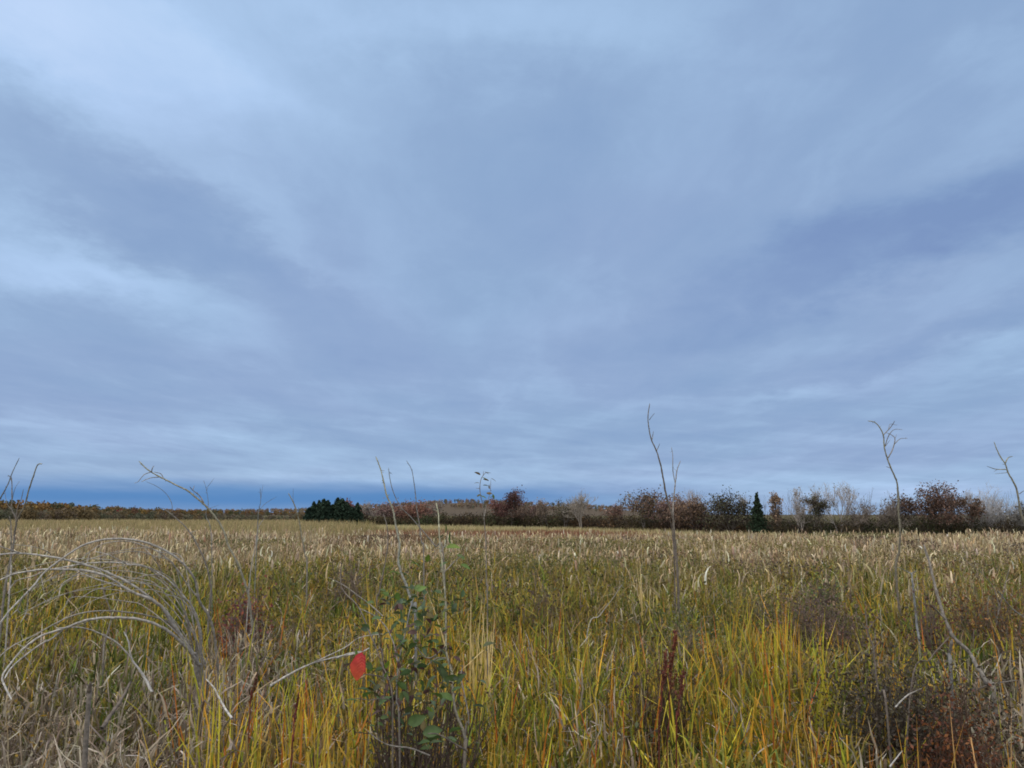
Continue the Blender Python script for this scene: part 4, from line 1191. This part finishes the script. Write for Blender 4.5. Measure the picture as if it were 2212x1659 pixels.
sap('dead_sapling', 'straight pale stem beside the dark sapling at the left edge', [
    ('trunk', 'U1', [(85, 1240), (92, 1050), (95, 900), (96, 720), (82, 620)], 5.9, 5.9, .009, .005, PALE, GREY, True)])
for i, (pts, lab) in enumerate([
        (([(1780, 620), (1800, 520), (1785, 400), (1760, 310)]), 'hair thin twig rising right of the bowing sapling')]):
    sap('thin_twig', lab, [('stem', 'U1', [(1830, 900)] + pts, 7.5, 7.5, .006, .002, BLUE, BLUE, True), ('branch', 'U1', [(1785, 380), (1850, 290)], 7.5, 7.5, .003, .002, BLUE, BLUE, False)], 'twig')
sap('thin_twig', 'faint forked twig above the reeds between the left sapling and spruces', [
    ('stem', 'U2', [(0, 1000), (10, 800), (20, 600), (40, 490), (36, 375)], 9, 9, .009, .003, BLUE, BLUE, True),
    ('branch', 'U2', [(20, 590), (70, 520), (180, 450)], 9, 9, .005, .002, BLUE, BLUE, False),
    ('branch', 'U2', [(40, 480), (60, 345)], 9, 9, .004, .002, BLUE, BLUE, False)], 'twig')
sap('thin_twig', 'twisted pale dead twig standing in reeds left of the spruces', [
    ('stem', 'U2', [(-60, 1250), (-10, 900), (20, 720), (70, 640)], 6.5, 6.5, .007, .004, PALE, PALE, True)], 'twig')
sap('dead_sapling', 'short leaning grey sapling left of the spruce clump', [
    ('trunk', 'U2', [(440, 1100), (425, 960), (400, 830), (370, 650), (330, 520), (280, 420)], 8.5, 8.3, .014, .006, GREY, LICH, True),
    ('branch', 'U2', [(350, 560), (322, 480), (322, 380)], 8.4, 8.4, .004, .002, BLUE, BLUE, False)])
sap('dead_sapling', 'thick dead stem leaning left right of the spruce clump', [
    ('trunk', 'U2', [(1380, 1500), (1360, 1426), (1300, 1220), (1258, 1120), (1230, 1000), (1242, 880), (1225, 780), (1200, 660), (1182, 560), (1130, 440), (1100, 310), (1075, 210), (1035, 105)], 5.6, 5.9, .016, .006, BLUE, LICH, True),
    ('branch', 'U2', [(1135, 450), (1152, 430)], 5.8, 5.8, .005, .003, LICH, LICH, False)])
sap('dead_sapling', 'thin grey stem just right of the thick leaning stem', [
    ('trunk', 'U2', [(1620, 980), (1550, 880), (1460, 770), (1400, 700), (1330, 620), (1250, 540), (1190, 420), (1160, 310), (1145, 200)], 7.6, 7.6, .010, .004, GREY, BLUE, True)])
sap('dead_sapling', 'slender hooked stem second right of the thick leaning stem', [
    ('trunk', 'U2', [(1450, 1000), (1430, 850), (1410, 680), (1390, 560), (1380, 450), (1365, 330), (1345, 220), (1300, 140)], 7.8, 7.8, .010, .004, GREY, BLUE, True)])
sap('dead_sapling', 'brown crooked stem in the grass left of the thick leaning stem', [
    ('trunk', 'U2', [(1040, 1420), (1060, 1300), (1090, 1150), (1120, 1000), (1140, 850), (1130, 700), (1100, 600)], 7.0, 7.0, .011, .006, DARK, GREY, True)])
sap('dead_sapling', 'low twiggy brown stem in the grass below the spruce clump', [
    ('trunk', 'L2', [(1100, 740), (1040, 560), (960, 360), (880, 190), (740, 30), (735, -200)], 4.6, 5.0, .008, .004, GREY, DARK, True),
    ('branch', 'L2', [(1100, 280), (1000, 190), (870, 90), (740, 0), (620, -60)], 4.9, 5.1, .006, .003, GREY, GREY, False)])
d = 8.2
sap('dead_sapling', 'tallest bare forked sapling rising above the treeline right of centre', [
    ('trunk', 'U3', [(1282, 1760), (1280, 1650), (1275, 1450), (1262, 1250), (1245, 1050), (1235, 945), (1202, 850), (1177, 740), (1160, 640), (1140, 540), (1110, 440), (1070, 350), (1050, 250), (1045, 170), (1058, 75)], d, d - .3, .022, .006, DARK, GREY, True),
    ('branch', 'U3', [(1250, 1430), (1243, 1200), (1228, 1040), (1212, 960)], d, d, .012, .008, DARK, DARK, True),
    ('branch', 'U3', [(1236, 950), (1240, 830), (1255, 690), (1268, 590), (1295, 515)], d, d + .3, .012, .005, GREY, GREY, False),
    ('branch', 'U3', [(1254, 690), (1236, 590), (1235, 480), (1225, 410)], d + .2, d + .3, .007, .004, GREY, GREY, False),
    ('branch', 'U3', [(1268, 600), (1240, 570)], d + .2, d + .2, .003, .002, GREY, GREY, False),
    ('branch', 'U3', [(1056, 200), (1070, 180), (1095, 150)], d - .2, d - .3, .005, .003, GREY, GREY, False),
    ('branch', 'U3', [(1077, 350), (1080, 330), (1087, 290)], d - .2, d - .2, .006, .004, GREY, GREY, False),
    ('branch', 'U3', [(1110, 440), (1122, 415), (1135, 385)], d - .2, d - .2, .007, .003, GREY, GREY, False)])
d = 8.0
sap('dead_sapling', 'bare sapling with a crooked many branched top, right of centre', [
    ('trunk', 'U4', [(1085, 1760), (1068, 1620), (1050, 1450), (1045, 1280), (1070, 1180), (1078, 1000), (1066, 880), (1060, 700), (1050, 610), (1010, 520), (975, 430), (950, 340), (942, 240), (910, 170), (870, 130), (815, 118)], d, d - .2, .020, .006, DARK, LICH, True),
    ('branch', 'U4', [(980, 420), (1018, 350), (1036, 265), (1000, 228), (960, 215)], d, d + .2, .009, .003, GREY, GREY, False),
    ('branch', 'U4', [(1035, 305), (1080, 265), (1140, 262)], d + .1, d + .3, .006, .003, GREY, GREY, False),
    ('branch', 'U4', [(1036, 265), (1052, 225)], d + .1, d + .1, .004, .002, GREY, GREY, False),
    ('branch', 'U4', [(953, 330), (985, 240), (1030, 190), (1100, 190)], d, d - .2, .007, .003, GREY, GREY, False),
    ('branch', 'U4', [(958, 325), (1000, 270)], d, d, .005, .002, GREY, GREY, False),
    ('branch', 'U4', [(944, 232), (1000, 172), (1036, 118)], d, d - .1, .007, .004, GREY, GREY, False),
    ('branch', 'U4', [(985, 185), (998, 145), (1058, 155)], d, d, .004, .002, GREY, GREY, False),
    ('branch', 'U4', [(992, 502), (962, 490)], d, d, .005, .003, GREY, GREY, False)])
d = 6.4
sap('dead_sapling', 'leaning bare sapling with a forked tip at the right edge', [
    ('trunk', 'U4', [(2260, 1600), (2180, 1250), (2110, 1000), (2062, 860), (2035, 700), (2010, 630), (1960, 540), (1938, 475), (1880, 380), (1845, 290)], d, d, .017, .005, DARK, LICH, True),
    ('branch', 'U4', [(1940, 460), (1960, 420), (1998, 408)], d, d, .007, .004, LICH, LICH, False),
    ('branch', 'U4', [(1950, 515), (1860, 512), (1785, 488)], d, d - .1, .006, .003, LICH, GREY, False),
    ('branch', 'U4', [(2050, 715), (2090, 690), (2140, 680)], d, d, .005, .003, BLUE, BLUE, False)])
d = 4.9
d = 4.4
sap('dead_sapling', 'thick gnarled grey stem bending down left in the right foreground', [
    ('trunk', 'L4', [(1960, 1010), (1890, 860), (1800, 700), (1740, 590), (1600, 450), (1530, 300), (1480, 150), (1440, 0), (1395, -180), (1345, -340)], d, d + .4, .020, .009, GREY, GREY, True),
    ('branch', 'L4', [(1580, 790), (1565, 640), (1590, 480)], d, d, .012, .012, BLUE, GREY, True),
    ('branch', 'L4', [(1535, 305), (1470, 240), (1400, 170)], d + .1, d, .009, .004, GREY, DARK, False),
    ('branch', 'L4', [(1820, 905), (1950, 860), (2160, 830)], d - .1, d - .2, .006, .004, DARK, GREY, False)])
sap('dead_sapling', 'blue grey broken stem with small fork, between the two right saplings', [
    ('trunk', 'L4', [(1310, 570), (1290, 400), (1272, 200), (1250, 0), (1240, -100)], 6.0, 6.2, .016, .009, BLUE, BLUE, True),
    ('branch', 'L4', [(1240, -90), (1200, -110), (1120, -150)], 6.2, 6.2, .006, .003, BLUE, BLUE, False),
    ('branch', 'L4', [(1240, -95), (1290, -115)], 6.2, 6.2, .006, .003, BLUE, BLUE, False)])
sap('dead_sapling', 'thin dark reddish stem with short side twigs at lower right', [
    ('trunk', 'L4', [(1030, 1120), (960, 950), (930, 750), (912, 560), (860, 400), (840, 200)], 3.7, 3.9, .008, .004, DARK, DARK, True),
    ('branch', 'L4', [(862, 400), (810, 340), (760, 290)], 3.85, 3.85, .003, .002, DARK, DARK, False),
    ('branch', 'L4', [(862, 390), (910, 330), (970, 260)], 3.85, 3.85, .003, .002, DARK, DARK, False),
    ('branch', 'L4', [(915, 550), (970, 490)], 3.85, 3.85, .003, .002, DARK, DARK, False)])
sap('dead_sapling', 'thin dark stem slanting up right across the dark bush', [
    ('trunk', 'L4', [(1230, 930), (1400, 650), (1480, 550), (1570, 455)], 3.9, 4.0, .006, .004, DARK, DARK, True)])
sap('dead_sapling', 'thin branching grey sapling in the grass near the right edge', [
    ('trunk', 'L4', [(1910, 900), (1935, 650), (1965, 400), (2000, 200), (2050, 0), (2090, -150)], 6.6, 6.6, .010, .004, GREY, GREY, True),
    ('branch', 'L4', [(2000, 200), (1960, 60), (1880, -60), (1650, -250)], 6.6, 6.5, .006, .003, GREY, GREY, False),
    ('branch', 'L4', [(1990, 60), (2100, 200), (2230, 300)], 6.5, 6.4, .006, .004, BLUE, BLUE, False),
    ('branch', 'L4', [(1960, 420), (1900, 250), (1910, 80)], 6.6, 6.6, .005, .003, GREY, GREY, False)])
sap('fallen_stick', 'pale split stick lying across the grass at lower right', [
    ('stick', 'L4', [(1100, 1065), (1200, 965), (1330, 900)], 3.5, 3.7, .005, .004, PALE, GREY, False)], 'stick')
sap('fallen_stick', 'small pale stick on the dead grass at the bottom right', [
    ('stick', 'L4', [(1050, 1580), (1160, 1440)], 2.9, 3.0, .004, .003, PALE2, PALE, False)], 'stick')
sap('dead_sapling', 'pale thin stem leaning right in the grass left of the forked sapling', [
    ('trunk', 'L3', [(650, 430), (760, 270), (880, 110), (950, 0)], 6.5, 6.5, .006, .004, PALE, PALE, True)])
sap('fallen_branch', 'long pale dead branch lying left of the red leaf', [
    ('branch', 'L2', [(120, 880), (270, 790), (450, 700), (650, 640), (900, 590), (980, 550)], 4.0, 4.3, .009, .004, PALE, PALE2, False),
    ('twig', 'L2', [(440, 705), (620, 620), (780, 540), (900, 460), (1100, 430)], 4.1, 4.3, .005, .003, PALE, PALE, False),
    ('twig', 'L2', [(690, 640), (800, 600), (910, 580)], 4.1, 4.1, .006, .003, PALE2, PALE2, False)], 'dead branch')
sap('fallen_branch', 'dark rotting branch lying in dead grass at lower left', [
    ('branch', 'L1', [(880, 1250), (970, 1110), (1060, 980), (1130, 840)], 3.35, 3.6, .013, .008, DARK, DARK, False)], 'dead branch')
sap('dead_stump', 'dark broken stub in the dead grass at lower left', [
    ('stub', 'L1', [(760, 1080), (765, 960), (780, 850)], 3.6, 3.6, .017, .012, GREY, DARK, True)], 'stump')
sap('dead_sapling', 'dark stem behind the arching stems at left, ending in the grass', [
    ('trunk', 'L1', [(890, 700), (900, 520), (940, 380), (960, 260), (880, 0), (865, -300)], 5.4, 5.6, .010, .005, GREY, DARK, True)])

# small leaves on the left edge sapling
def sparse_leaves(root, items, r, name='leaf'):
    """items: (x, y, code, d, length, direction, colour, width ratio)"""
    for (code, x, y, d, ln, dr, col, wr) in items:
        ox, oy, k = ORI[code]
        p = P(ox + x * k, oy + y * k, d)
        mb = MB()
        leaf_mesh(mb, p, dr, ln, ln * wr, col, r)
        mb.build(name, MAT_LEAF, root, smooth=True)

# --- leafy sapling in the middle distance
r7 = np.random.default_rng(7)
rt = sap('leafy_sapling', 'slender sapling with a few green leaves at its tip, left of centre treeline', [
    ('trunk', 'U2', [(2000, 1400), (1990, 1200), (1988, 900), (1975, 700), (1962, 540), (1935, 400), (1945, 300), (1985, 240)], 5.6, 5.6, .007, .003, GREY, GREY, True),
    ('branch', 'U2', [(1975, 620), (1990, 520), (2022, 420), (2030, 300)], 5.6, 5.7, .004, .002, GREY, GREY, False)], 'sapling')
GL = [(.10, .15, .04), (.14, .18, .05), (.20, .17, .05), (.16, .11, .05)]
its = []
for (x, y, sx, sz) in [(1975, 250, 1, .3), (1975, 235, 1, -.4), (1945, 285, .8, -.1), (1940, 265, -.6, .4), (1930, 335, -1, .2), (1960, 355, 1, .1), (1962, 300, 1, -.1),
                       (2030, 295, 1, -.3), (2022, 385, -.2, .5), (1940, 435, -.9, -.3), (1990, 420, .9, -.1), (1970, 500, .3, -.8), (1985, 520, .3, .6), (2045, 430, .2, -.6), (2020, 460, .6, .2), (1990, 470, -.5, .4)]:
    its.append(('U2', x, y, 5.6, r7.uniform(.035, .055), (sx, r7.uniform(-.4, .4), sz), GL[r7.integers(0, 4)], .42))
sparse_leaves(rt, its, r7)

# --- leafy shrub with the red leaf, close by in the centre
DS = 3.15
root = sap('leafy_shrub', 'green leaved shrub with one bright red leaf in the centre foreground', [
    ('stem', 'L2', [(1800, 1589), (1820, 1400), (1790, 1270), (1720, 1080), (1700, 900), (1690, 750), (1645, 600), (1640, 430), (1640, 200), (1620, -60), (1590, -350), (1580, -500), (1575, -610), (1555, -705)], DS, DS + .9, .010, .004, DARK, LICH, True),
    ('stem', 'L2', [(1180, 1300), (1180, 1000), (1150, 830), (1090, 700), (1040, 560), (960, 380)], DS, DS + .3, .005, .003, DARK, DARK, True),
    ('stem', 'L2', [(1240, 1350), (1215, 1000), (1230, 700), (1290, 420), (1330, 220), (1370, 100)], DS + .1, DS + .6, .006, .003, DARK, BLUE, True),
    ('stem', 'L2', [(1800, 1450), (1840, 1200), (1800, 950), (1770, 800), (1790, 700)], DS + .1, DS + .2, .005, .003, GREY, GREY, True),
    ('branch', 'L2', [(1820, 1440), (1700, 1370), (1580, 1300), (1480, 1290)], DS, DS - .2, .005, .003, DARK, DARK, False),
    ('branch', 'L2', [(1500, 1480), (1340, 1420), (1190, 1400), (1080, 1360), (960, 1270)], DS - .1, DS - .2, .005, .002, GREY, GREY, False),
    ('branch', 'L2', [(1640, 640), (1560, 640), (1480, 700)], DS + .2, DS, .004, .002, GREY, GREY, False),
    ('branch', 'L2', [(1640, 540), (1500, 640), (1400, 560), (1330, 400)], DS + .3, DS + .3, .005, .003, GREY, GREY, False),
    ('branch', 'L2', [(1150, 830), (1080, 800), (950, 780), (900, 800)], DS, DS - .1, .004, .002, DARK, DARK, False),
    ('branch', 'L2', [(1200, 1050), (1120, 990), (980, 1000), (850, 985)], DS, DS - .1, .004, .002, DARK, DARK, False),
    ('branch', 'L2', [(1600, -280), (1640, -360), (1660, -480)], DS + .6, DS + .6, .004, .002, GREY, GREY, False),
    ('branch', 'L2', [(1625, -100), (1720, -200), (1800, -260)], DS + .6, DS + .6, .004, .002, GREY, GREY, False),
    ('branch', 'L2', [(1230, 700), (1170, 460), (1060, 300), (880, 200)], DS + .3, DS + .5, .005, .003, GREY, GREY, False)], 'shrub')
G1, G2, G3, G4 = (.060, .10, .030), (.085, .14, .028), (.12, .18, .025), (.085, .12, .055)
its = []
r8 = np.random.default_rng(8)
for (x, y, ln, sx, sz, g) in [
        (1500, 660, .11, .8, -.3, G4), (1560, 720, .12, .7, -.7, G4), (1560, 790, .09, -.6, -.5, G4), (1650, 660, .07, -.8, .2, G4), (1500, 830, .06, .2, -.9, G1),
        (1310, 1200, .11, .9, .35, G1), (1410, 1180, .08, -1, -.1, G4), (1530, 1060, .07, -.2, -.9, G4), (1470, 1075, .05, .9, -.1, G3),
        (1440, 1290, .11, .9, .2, G1), (1600, 1330, .12, -1, .0, G1), (1400, 1390, .08, .7, .5, G1), (1500, 1380, .07, .8, .3, G4), (1660, 1290, .08, .8, .4, G1), (1640, 1330, .07, 1, .1, G4),
        (1700, 1010, .10, -.8, .5, G2), (1610, 990, .08, -.7, .6, G2), (1690, 930, .06, .7, .5, G1), (1750, 950, .08, .1, -1, G1), (1750, 860, .07, .4, .8, G1),
        (930, 980, .08, .7, .7, G2), (990, 930, .08, -.6, .3, G1), (920, 930, .07, .5, -.4, G1), (1060, 1050, .09, .7, .7, G1), (880, 1010, .07, -.8, .3, G2), (960, 830, .06, .8, -.2, G4),
        (860, 560, .06, .1, -1, G2), (1000, 300, .07, .7, .2, G1), (990, 440, .07, .9, .3, G4), (1130, 730, .06, .1, .9, G3), (1120, 830, .07, .1, 1, G2), (900, 790, .06, -.7, -.1, G3), (960, 770, .06, .6, .5, G3),
        (1240, 320, .08, .2, 1, G1), (1290, 420, .08, -.3, 1, G1), (1390, 230, .07, .8, .5, G4), (1360, 330, .07, .9, -.1, G1), (1220, 560, .09, .5, .7, G1), (1280, 500, .08, -.6, .7, G1),
        (1180, 600, .07, .7, -.2, G1), (1260, 660, .07, -.6, .7, G4), (1330, 560, .07, .6, .8, G1), (1240, 140, .07, -.4, .9, G2), (1300, 910, .07, -.8, .6, G1), (1420, 560, .06, .8, .3, G1),
        (1620, 420, .06, .5, .6, G1), (1600, 380, .06, -.7, .5, G2), (1680, 230, .05, .9, .1, G4), (1390, 60, .07, .9, .5, G2), (1150, 90, .05, -.9, .2, G2), (1530, 100, .05, .2, .9, G1)]:
    its.append(('L2', x, y, DS + (.0 if y > 500 else .4) + r8.uniform(-.15, .15), ln * .70, (sx, r8.uniform(-.5, .3), sz), np.array(g) * r8.uniform(.8, 1.25), .58))
for (x, y, ln, sx, sz, g) in [(1640, 890, .11, .9, .15, G3), (1690, 860, .10, -.3, .9, G2), (1630, 770, .07, .3, .9, G2), (1560, 800, .06, .9, .1, G4), (1330, 1020, .08, .8, -.1, G2), (1380, 1040, .07, -.5, .7, G2),
                              (1480, 1020, .07, .1, .9, G3), (1770, 1040, .08, .7, -.2, G2), (1800, 1000, .08, -.6, .6, G2), (1720, 1090, .09, .8, -.5, G1), (1160, 1100, .09, 1, -.1, G2), (1250, 1100, .09, 1, -.5, G1),
                              (1590, 1060, .07, .6, .6, G1), (1370, 1260, .06, .5, .7, G2), (1600, 1290, .07, -.7, .4, G1)]:
    its.append(('U2', x, y, DS + .8 + r8.uniform(-.1, .1), ln * .70, (sx, r8.uniform(-.4, .4), sz), np.array(g) * r8.uniform(.8, 1.2), .55))
for i in range(170):
    x = r8.normal(1400, 210); y = r8.uniform(60, 1450) if i % 3 else r8.uniform(0, 500)
    g = [(.05, .085, .03), (.07, .11, .03), (.07, .10, .055), (.06, .07, .025), (.13, .10, .03)][r8.integers(0, 5)]
    its.append(('L2', x, y, DS + (.1 if y > 500 else .5) + r8.uniform(-.15, .2), r8.uniform(.025, .055), (r8.normal(), r8.uniform(-.5, .3), r8.uniform(-.9, .7)), np.array(g) * r8.uniform(.7, 1.2), .55))
for i in range(90):   # brown curled dead leaves
    x, y = r8.uniform(1050, 1750), r8.uniform(100, 1200)
    its.append(('L2', x, y, DS + .2, r8.uniform(.02, .045), (r8.normal(), r8.normal(), r8.normal()), (.07, .035, .03), .5))
sparse_leaves(root, its, r8)
# the red leaf
mb = MB()
leaf_mesh(mb, P(553 + 915 * .25, 1261.8 + 590 * .25, DS - .15), (-.22, -.15, -1),   .104, .060, (.40, .018, .035), np.random.default_rng(2), curl=.22, tipcol=(.55, .10, .04), lobes=True)
for kk in range(5):      # paler veins
    a0 = P(553 + 915 * .25, 1261.8 + (620 + kk * 28) * .25, DS - .165)
    for sg in (-1, 1):
        sticks(mb, [a0], [a0 + np.array([sg * .020, 0, -.014])], .0006, .0003, (.55, .16, .08), 3)
sticks(mb, [P(553 + 948 * .25, 1261.8 + 545 * .25, DS - .1)], [P(553 + 915 * .25, 1261.8 + 592 * .25, DS - .15)], .0012, .001, (.25, .04, .03), 4)
rl = mb.build('leaf', MAT_LEAF, root, smooth=True)
rl['label'] = 'bright red leaf'
mb = MB()
leaf_mesh(mb, P(553 + 945 * .25, 1261.8 + 610 * .25, DS - .13), (-.02, -.1, -1),   .072, .032, (.40, .015, .04), np.random.default_rng(4), curl=.1)
rl = mb.build('leaf', MAT_LEAF, root, smooth=True)
rl['label'] = 'dark red leaf'

# --- dock with rusty seed heads
def dock(code, x, ytop, ybot, yfoot, d, label, wid, cols, nseed, seed):
    r = np.random.default_rng(seed)
    ox, oy, k = ORI[code]
    foot = P(ox + x * k, oy + yfoot * k, d)
    root = empty('dock_plant', (foot[0], d, 0), label, 'dock plant')
    mb = MB()
    pts = TR(code, [(x - 20, yfoot), (x, (yfoot + ybot) / 2), (x + 5, ybot), (x + 35, (ytop + ybot) / 2), (x + 45, ytop)], d, d, foot=True)
    tube(mb, pts, .005, .003, (.09, .02, .015), (.14, .04, .03), seed=seed)
    mb.build('stem', MAT_BARK, root, smooth=True)
    mb = MB()
    P0 = []
    ra_ = []
    for b_ in range(7):
        t0 = b_ / 7; x1 = x + 10 + 38 * t0; y1 = ybot + (ytop - ybot) * t0 + 40
        sgn = r.choice([-1, 1]); hgt = (ybot - ytop) * r.uniform(.22, .42)
        x2 = x1 + sgn * wid * r.uniform(.3, 1.0) * (1 - .6 * t0); y2 = max(y1 - hgt, ytop)
        if b_ == 6: x1, y1, x2, y2 = x + 5, ybot, x + 46, ytop
        dz_ = r.normal(0, .03)
        ra_.append((P(ox + x1 * k, oy + y1 * k, d), P(ox + x2 * k, oy + y2 * k, d + dz_)))
        m_ = int(nseed / 7 * (2 if b_ == 6 else .85))
        t = r.beta(1.6, 1.2, m_)
        wh = (np.sin(t * 40 + b_) > -.3)                 # whorls with bare stem between
        t = t[wh]
        xx = x1 + (x2 - x1) * t + r.normal(0, max(wid * .09, 2), len(t)); yy = y1 + (y2 - y1) * t + r.normal(0, 3, len(t))
        P0 += [P(ox + a_ * k, oy + b2 * k, d + dz_ * c_ + r.normal(0, .008)) for a_, b2, c_ in zip(xx, yy, t)]
    sticks(mb, [a_[0] for a_ in ra_], [a_[1] for a_ in ra_], .002, .001, (.12, .04, .03), 4)
    P0 = np.array(P0)
    leafcloud(mb, P0, r.uniform(.004, .009, len(P0)), np.array(cols)[r.integers(0, len(cols), len(P0))], r=r)
    mb.build('seed_head', MAT_LEAF, root)
    return root
dock('L3', 1360, 395, 860, 1500, 3.7, 'rusty red dock seed head standing below the tallest forked sapling', 60, [(.15, .04, .02), (.10, .025, .015), (.22, .07, .03), (.16, .09, .04)], 900, 3)
dock('L2', 325, 930, 1150, 1560, 3.0, 'thin dark red bladed dock stalk at the bottom left of centre', 12, [(.10, .02, .015)], 120, 4)
dock('L1', 2180, 780, 900, 1100, 3.8, 'small brown dock stalk right of the arching shrub', 16, [(.12, .06, .03)], 220, 6)

dock('L3', 1290, 560, 860, 1300, 3.9, 'thin rusty dock stalk close to the left of the taller dock seed head', 40, [(.16, .05, .03), (.11, .03, .02)], 420, 13)
dock('L3', 1440, 700, 980, 1300, 3.6, 'short rusty dock stalk close to the right of the taller dock seed head', 40, [(.16, .05, .03), (.11, .03, .02)], 300, 14)

# --- low bushes standing in the grass
def bush(name, px, ytop, d, width, label, cols, n, leaf, seed, z0=0.0, bark=(.13, .10, .08), dens=.9, stems=7, low=.3, kind='bush'):
    return leafy_tree(name, px, ytop, d, width, label, cols, kind, leaf=leaf, nleaf=int(n * .6), bark=bark, stems=stems, clump=dens * 1.5, levels=3, seed=seed, twig=.0035, low=low, spread=.7, upward=.25, thick=.0045)
bush('dark_bush', 1965, 1375, 4.2, 270, 'dense dark brown bush of fine twigs at lower right', [(.045, .032, .022), (.06, .045, .03), (.035, .028, .02), (.09, .075, .04)], 15000, .011, 51, stems=16, dens=1.3, bark=(.06, .045, .035))
bush('rust_bush', 2065, 1470, 3.6, 170, 'low rust red bush at the right of the dense dark bush', [(.13, .04, .015), (.08, .028, .015), (.20, .075, .02)], 8000, .010, 52, stems=10, bark=(.08, .05, .035))
bush('brown_bush', 1775, 1262, 6.6, 170, 'brown seeded bush below the thin cattails right of the forked sapling', [(.11, .07, .05), (.16, .10, .06), (.09, .055, .05)], 5000, .014, 53)
bush('red_bush', 540, 1250, 6.9, 110, 'dark red leaved bush in the grass by the bowing sapling', [(.20, .05, .035), (.13, .04, .04), (.10, .06, .06)], 3000, .016, 54)
bush('olive_bush', 640, 1270, 7.2, 190, 'yellow olive bush in the grass right of the dark red bush', [(.19, .15, .03), (.13, .12, .03), (.24, .16, .03)], 6000, .015, 55)
bush('green_bush', 1480, 1335, 6.2, 210, 'grey green small leaved bush at the foot of the tallest forked sapling', [(.10, .12, .045), (.13, .14, .05), (.08, .08, .04)], 6000, .014, 56)
bush('green_bush', 1770, 1200, 8.5, 80, 'small green bush poking out of the cattails at right', [(.09, .13, .035), (.12, .15, .04)], 1200, .018, 57)
bush('brown_bush', 1180, 1210, 8.0, 120, 'twiggy dark brown bush in front of the cattails at centre', [(.10, .065, .045), (.14, .09, .06)], 1400, .015, 58)
bush('brown_bush', 740, 1195, 9.5, 120, 'dark brown seeded bush among the cattails below the spruces', [(.12, .085, .055), (.10, .07, .05)], 2200, .018, 59)
bush('rust_bush', 2110, 1240, 6.8, 160, 'orange brown leaved bush in the grass near the right edge', [(.20, .09, .03), (.15, .07, .03), (.24, .14, .04)], 4000, .014, 60)
bush('orange_bush', 1650, 1235, 7.8, 230, 'olive gold low bush left of the brown seeded bush', [(.17, .15, .035), (.24, .16, .03), (.12, .12, .03)], 5000, .015, 61)
bush('brown_bush', 2000, 1255, 6.2, 90, 'small dark maroon bush beside the gnarled grey stem', [(.13, .05, .035), (.09, .04, .03)], 1500, .015, 62)

bush('brown_bush', 1860, 1385, 5.0, 190, 'twiggy dark brown bush on the left of the dense dark bush', [(.06, .04, .025), (.09, .065, .035), (.13, .10, .04)], 8000, .012, 63, stems=12, bark=(.07, .055, .04))
bush('brown_bush', 2180, 1330, 5.3, 130, 'dull brown bush cut by the right edge in the foreground', [(.11, .075, .045), (.15, .10, .05), (.08, .05, .03)], 5000, .012, 64, stems=10, bark=(.09, .07, .055))
bush('brown_bush', 905, 1350, 3.5, 230, 'thin dark twiggy growth inside the leafy shrub with the red leaf', [(.07, .045, .03), (.06, .075, .03), (.12, .09, .035)], 1500, .010, 65, stems=8, bark=(.07, .05, .04))
bush('rust_bush', 1440, 1400, 4.6, 170, 'low dark rusty growth around the dock seed heads', [(.11, .045, .02), (.08, .055, .025), (.16, .08, .025)], 1500, .010, 66, stems=8, bark=(.07, .045, .03))

# --- bright cattail clumps that stand out
def clump(label, px, ytop, d, n, width, base, tip, seed, h0=.0, w=.018, kinks=.35):
    r = np.random.default_rng(seed)
    top = P(px, ytop, d)
    root = empty('cattail_clump', (top[0], d, 0), label, 'cattail clump')
    mb = MB()
    W = width / F * d
    b = np.stack([top[0] + r.normal(0, W * .35, n), d + r.normal(0, .12, n), np.zeros(n)], -1)
    h = top[2] * r.uniform(.72, 1.04, n)
    c0 = np.array(base)[None] * np.exp(r.normal(0, .15, (n, 1))); c1 = np.array(tip)[None] * np.exp(r.normal(0, .12, (n, 1)))
    blades(mb, b, h, np.full(n, w) * r.uniform(.7, 1.2, n), r.uniform(0, 6.28, n), r.normal(.03, .05, n), r.gamma(1.2, .12, n), c0, c1, 9,
           r.uniform(.72, .93, n), np.where(r.uniform(0, 1, n) < kinks, r.uniform(1.2, 2.4, n), 0), face=r.normal(0, .5, n))
    mb.build('leaves', MAT_GRASS, root)
clump('tall golden cattail clump with pale bent tips at centre', 1042, 1255, 5.6, 20, 90, (.40, .28, .04), (.62, .47, .24), 1)
clump('golden cattail leaves standing left of the leafy shrub stems', 845, 1235, 6.2, 26, 50, (.36, .27, .03), (.55, .36, .06), 2)
clump('pair of bright yellow cattail leaves left of the forked sapling', 1400, 1205, 8.0, 9, 24, (.40, .28, .05), (.66, .50, .26), 3, w=.024)
clump('green and gold cattail clump between the forked sapling and brown bush', 1590, 1290, 6.6, 22, 60, (.26, .24, .03), (.50, .33, .05), 4)
clump('orange tipped cattail clump at the bottom right corner', 2105, 1480, 3.3, 14, 60, (.20, .22, .03), (.52, .28, .12), 5, w=.014)
clump('bright green and orange blades below the dense dark bush', 1968, 1560, 3.1, 12, 50, (.16, .22, .03), (.52, .26, .04), 6, w=.012, kinks=.1)
clump('orange red blades at the lower right beside the dead grass', 1805, 1540, 3.1, 14, 40, (.30, .20, .02), (.36, .11, .02), 7, w=.012, kinks=.1)
clump('golden sheaf of blades at the bottom left of centre', 650, 1500, 3.3, 60, 150, (.24, .23, .03), (.58, .36, .04), 8, w=.010, kinks=.15)
clump('small bright yellow tuft under the arching shrub foot', 435, 1505, 3.3, 16, 36, (.26, .25, .03), (.68, .44, .04), 9, w=.011, kinks=.1)
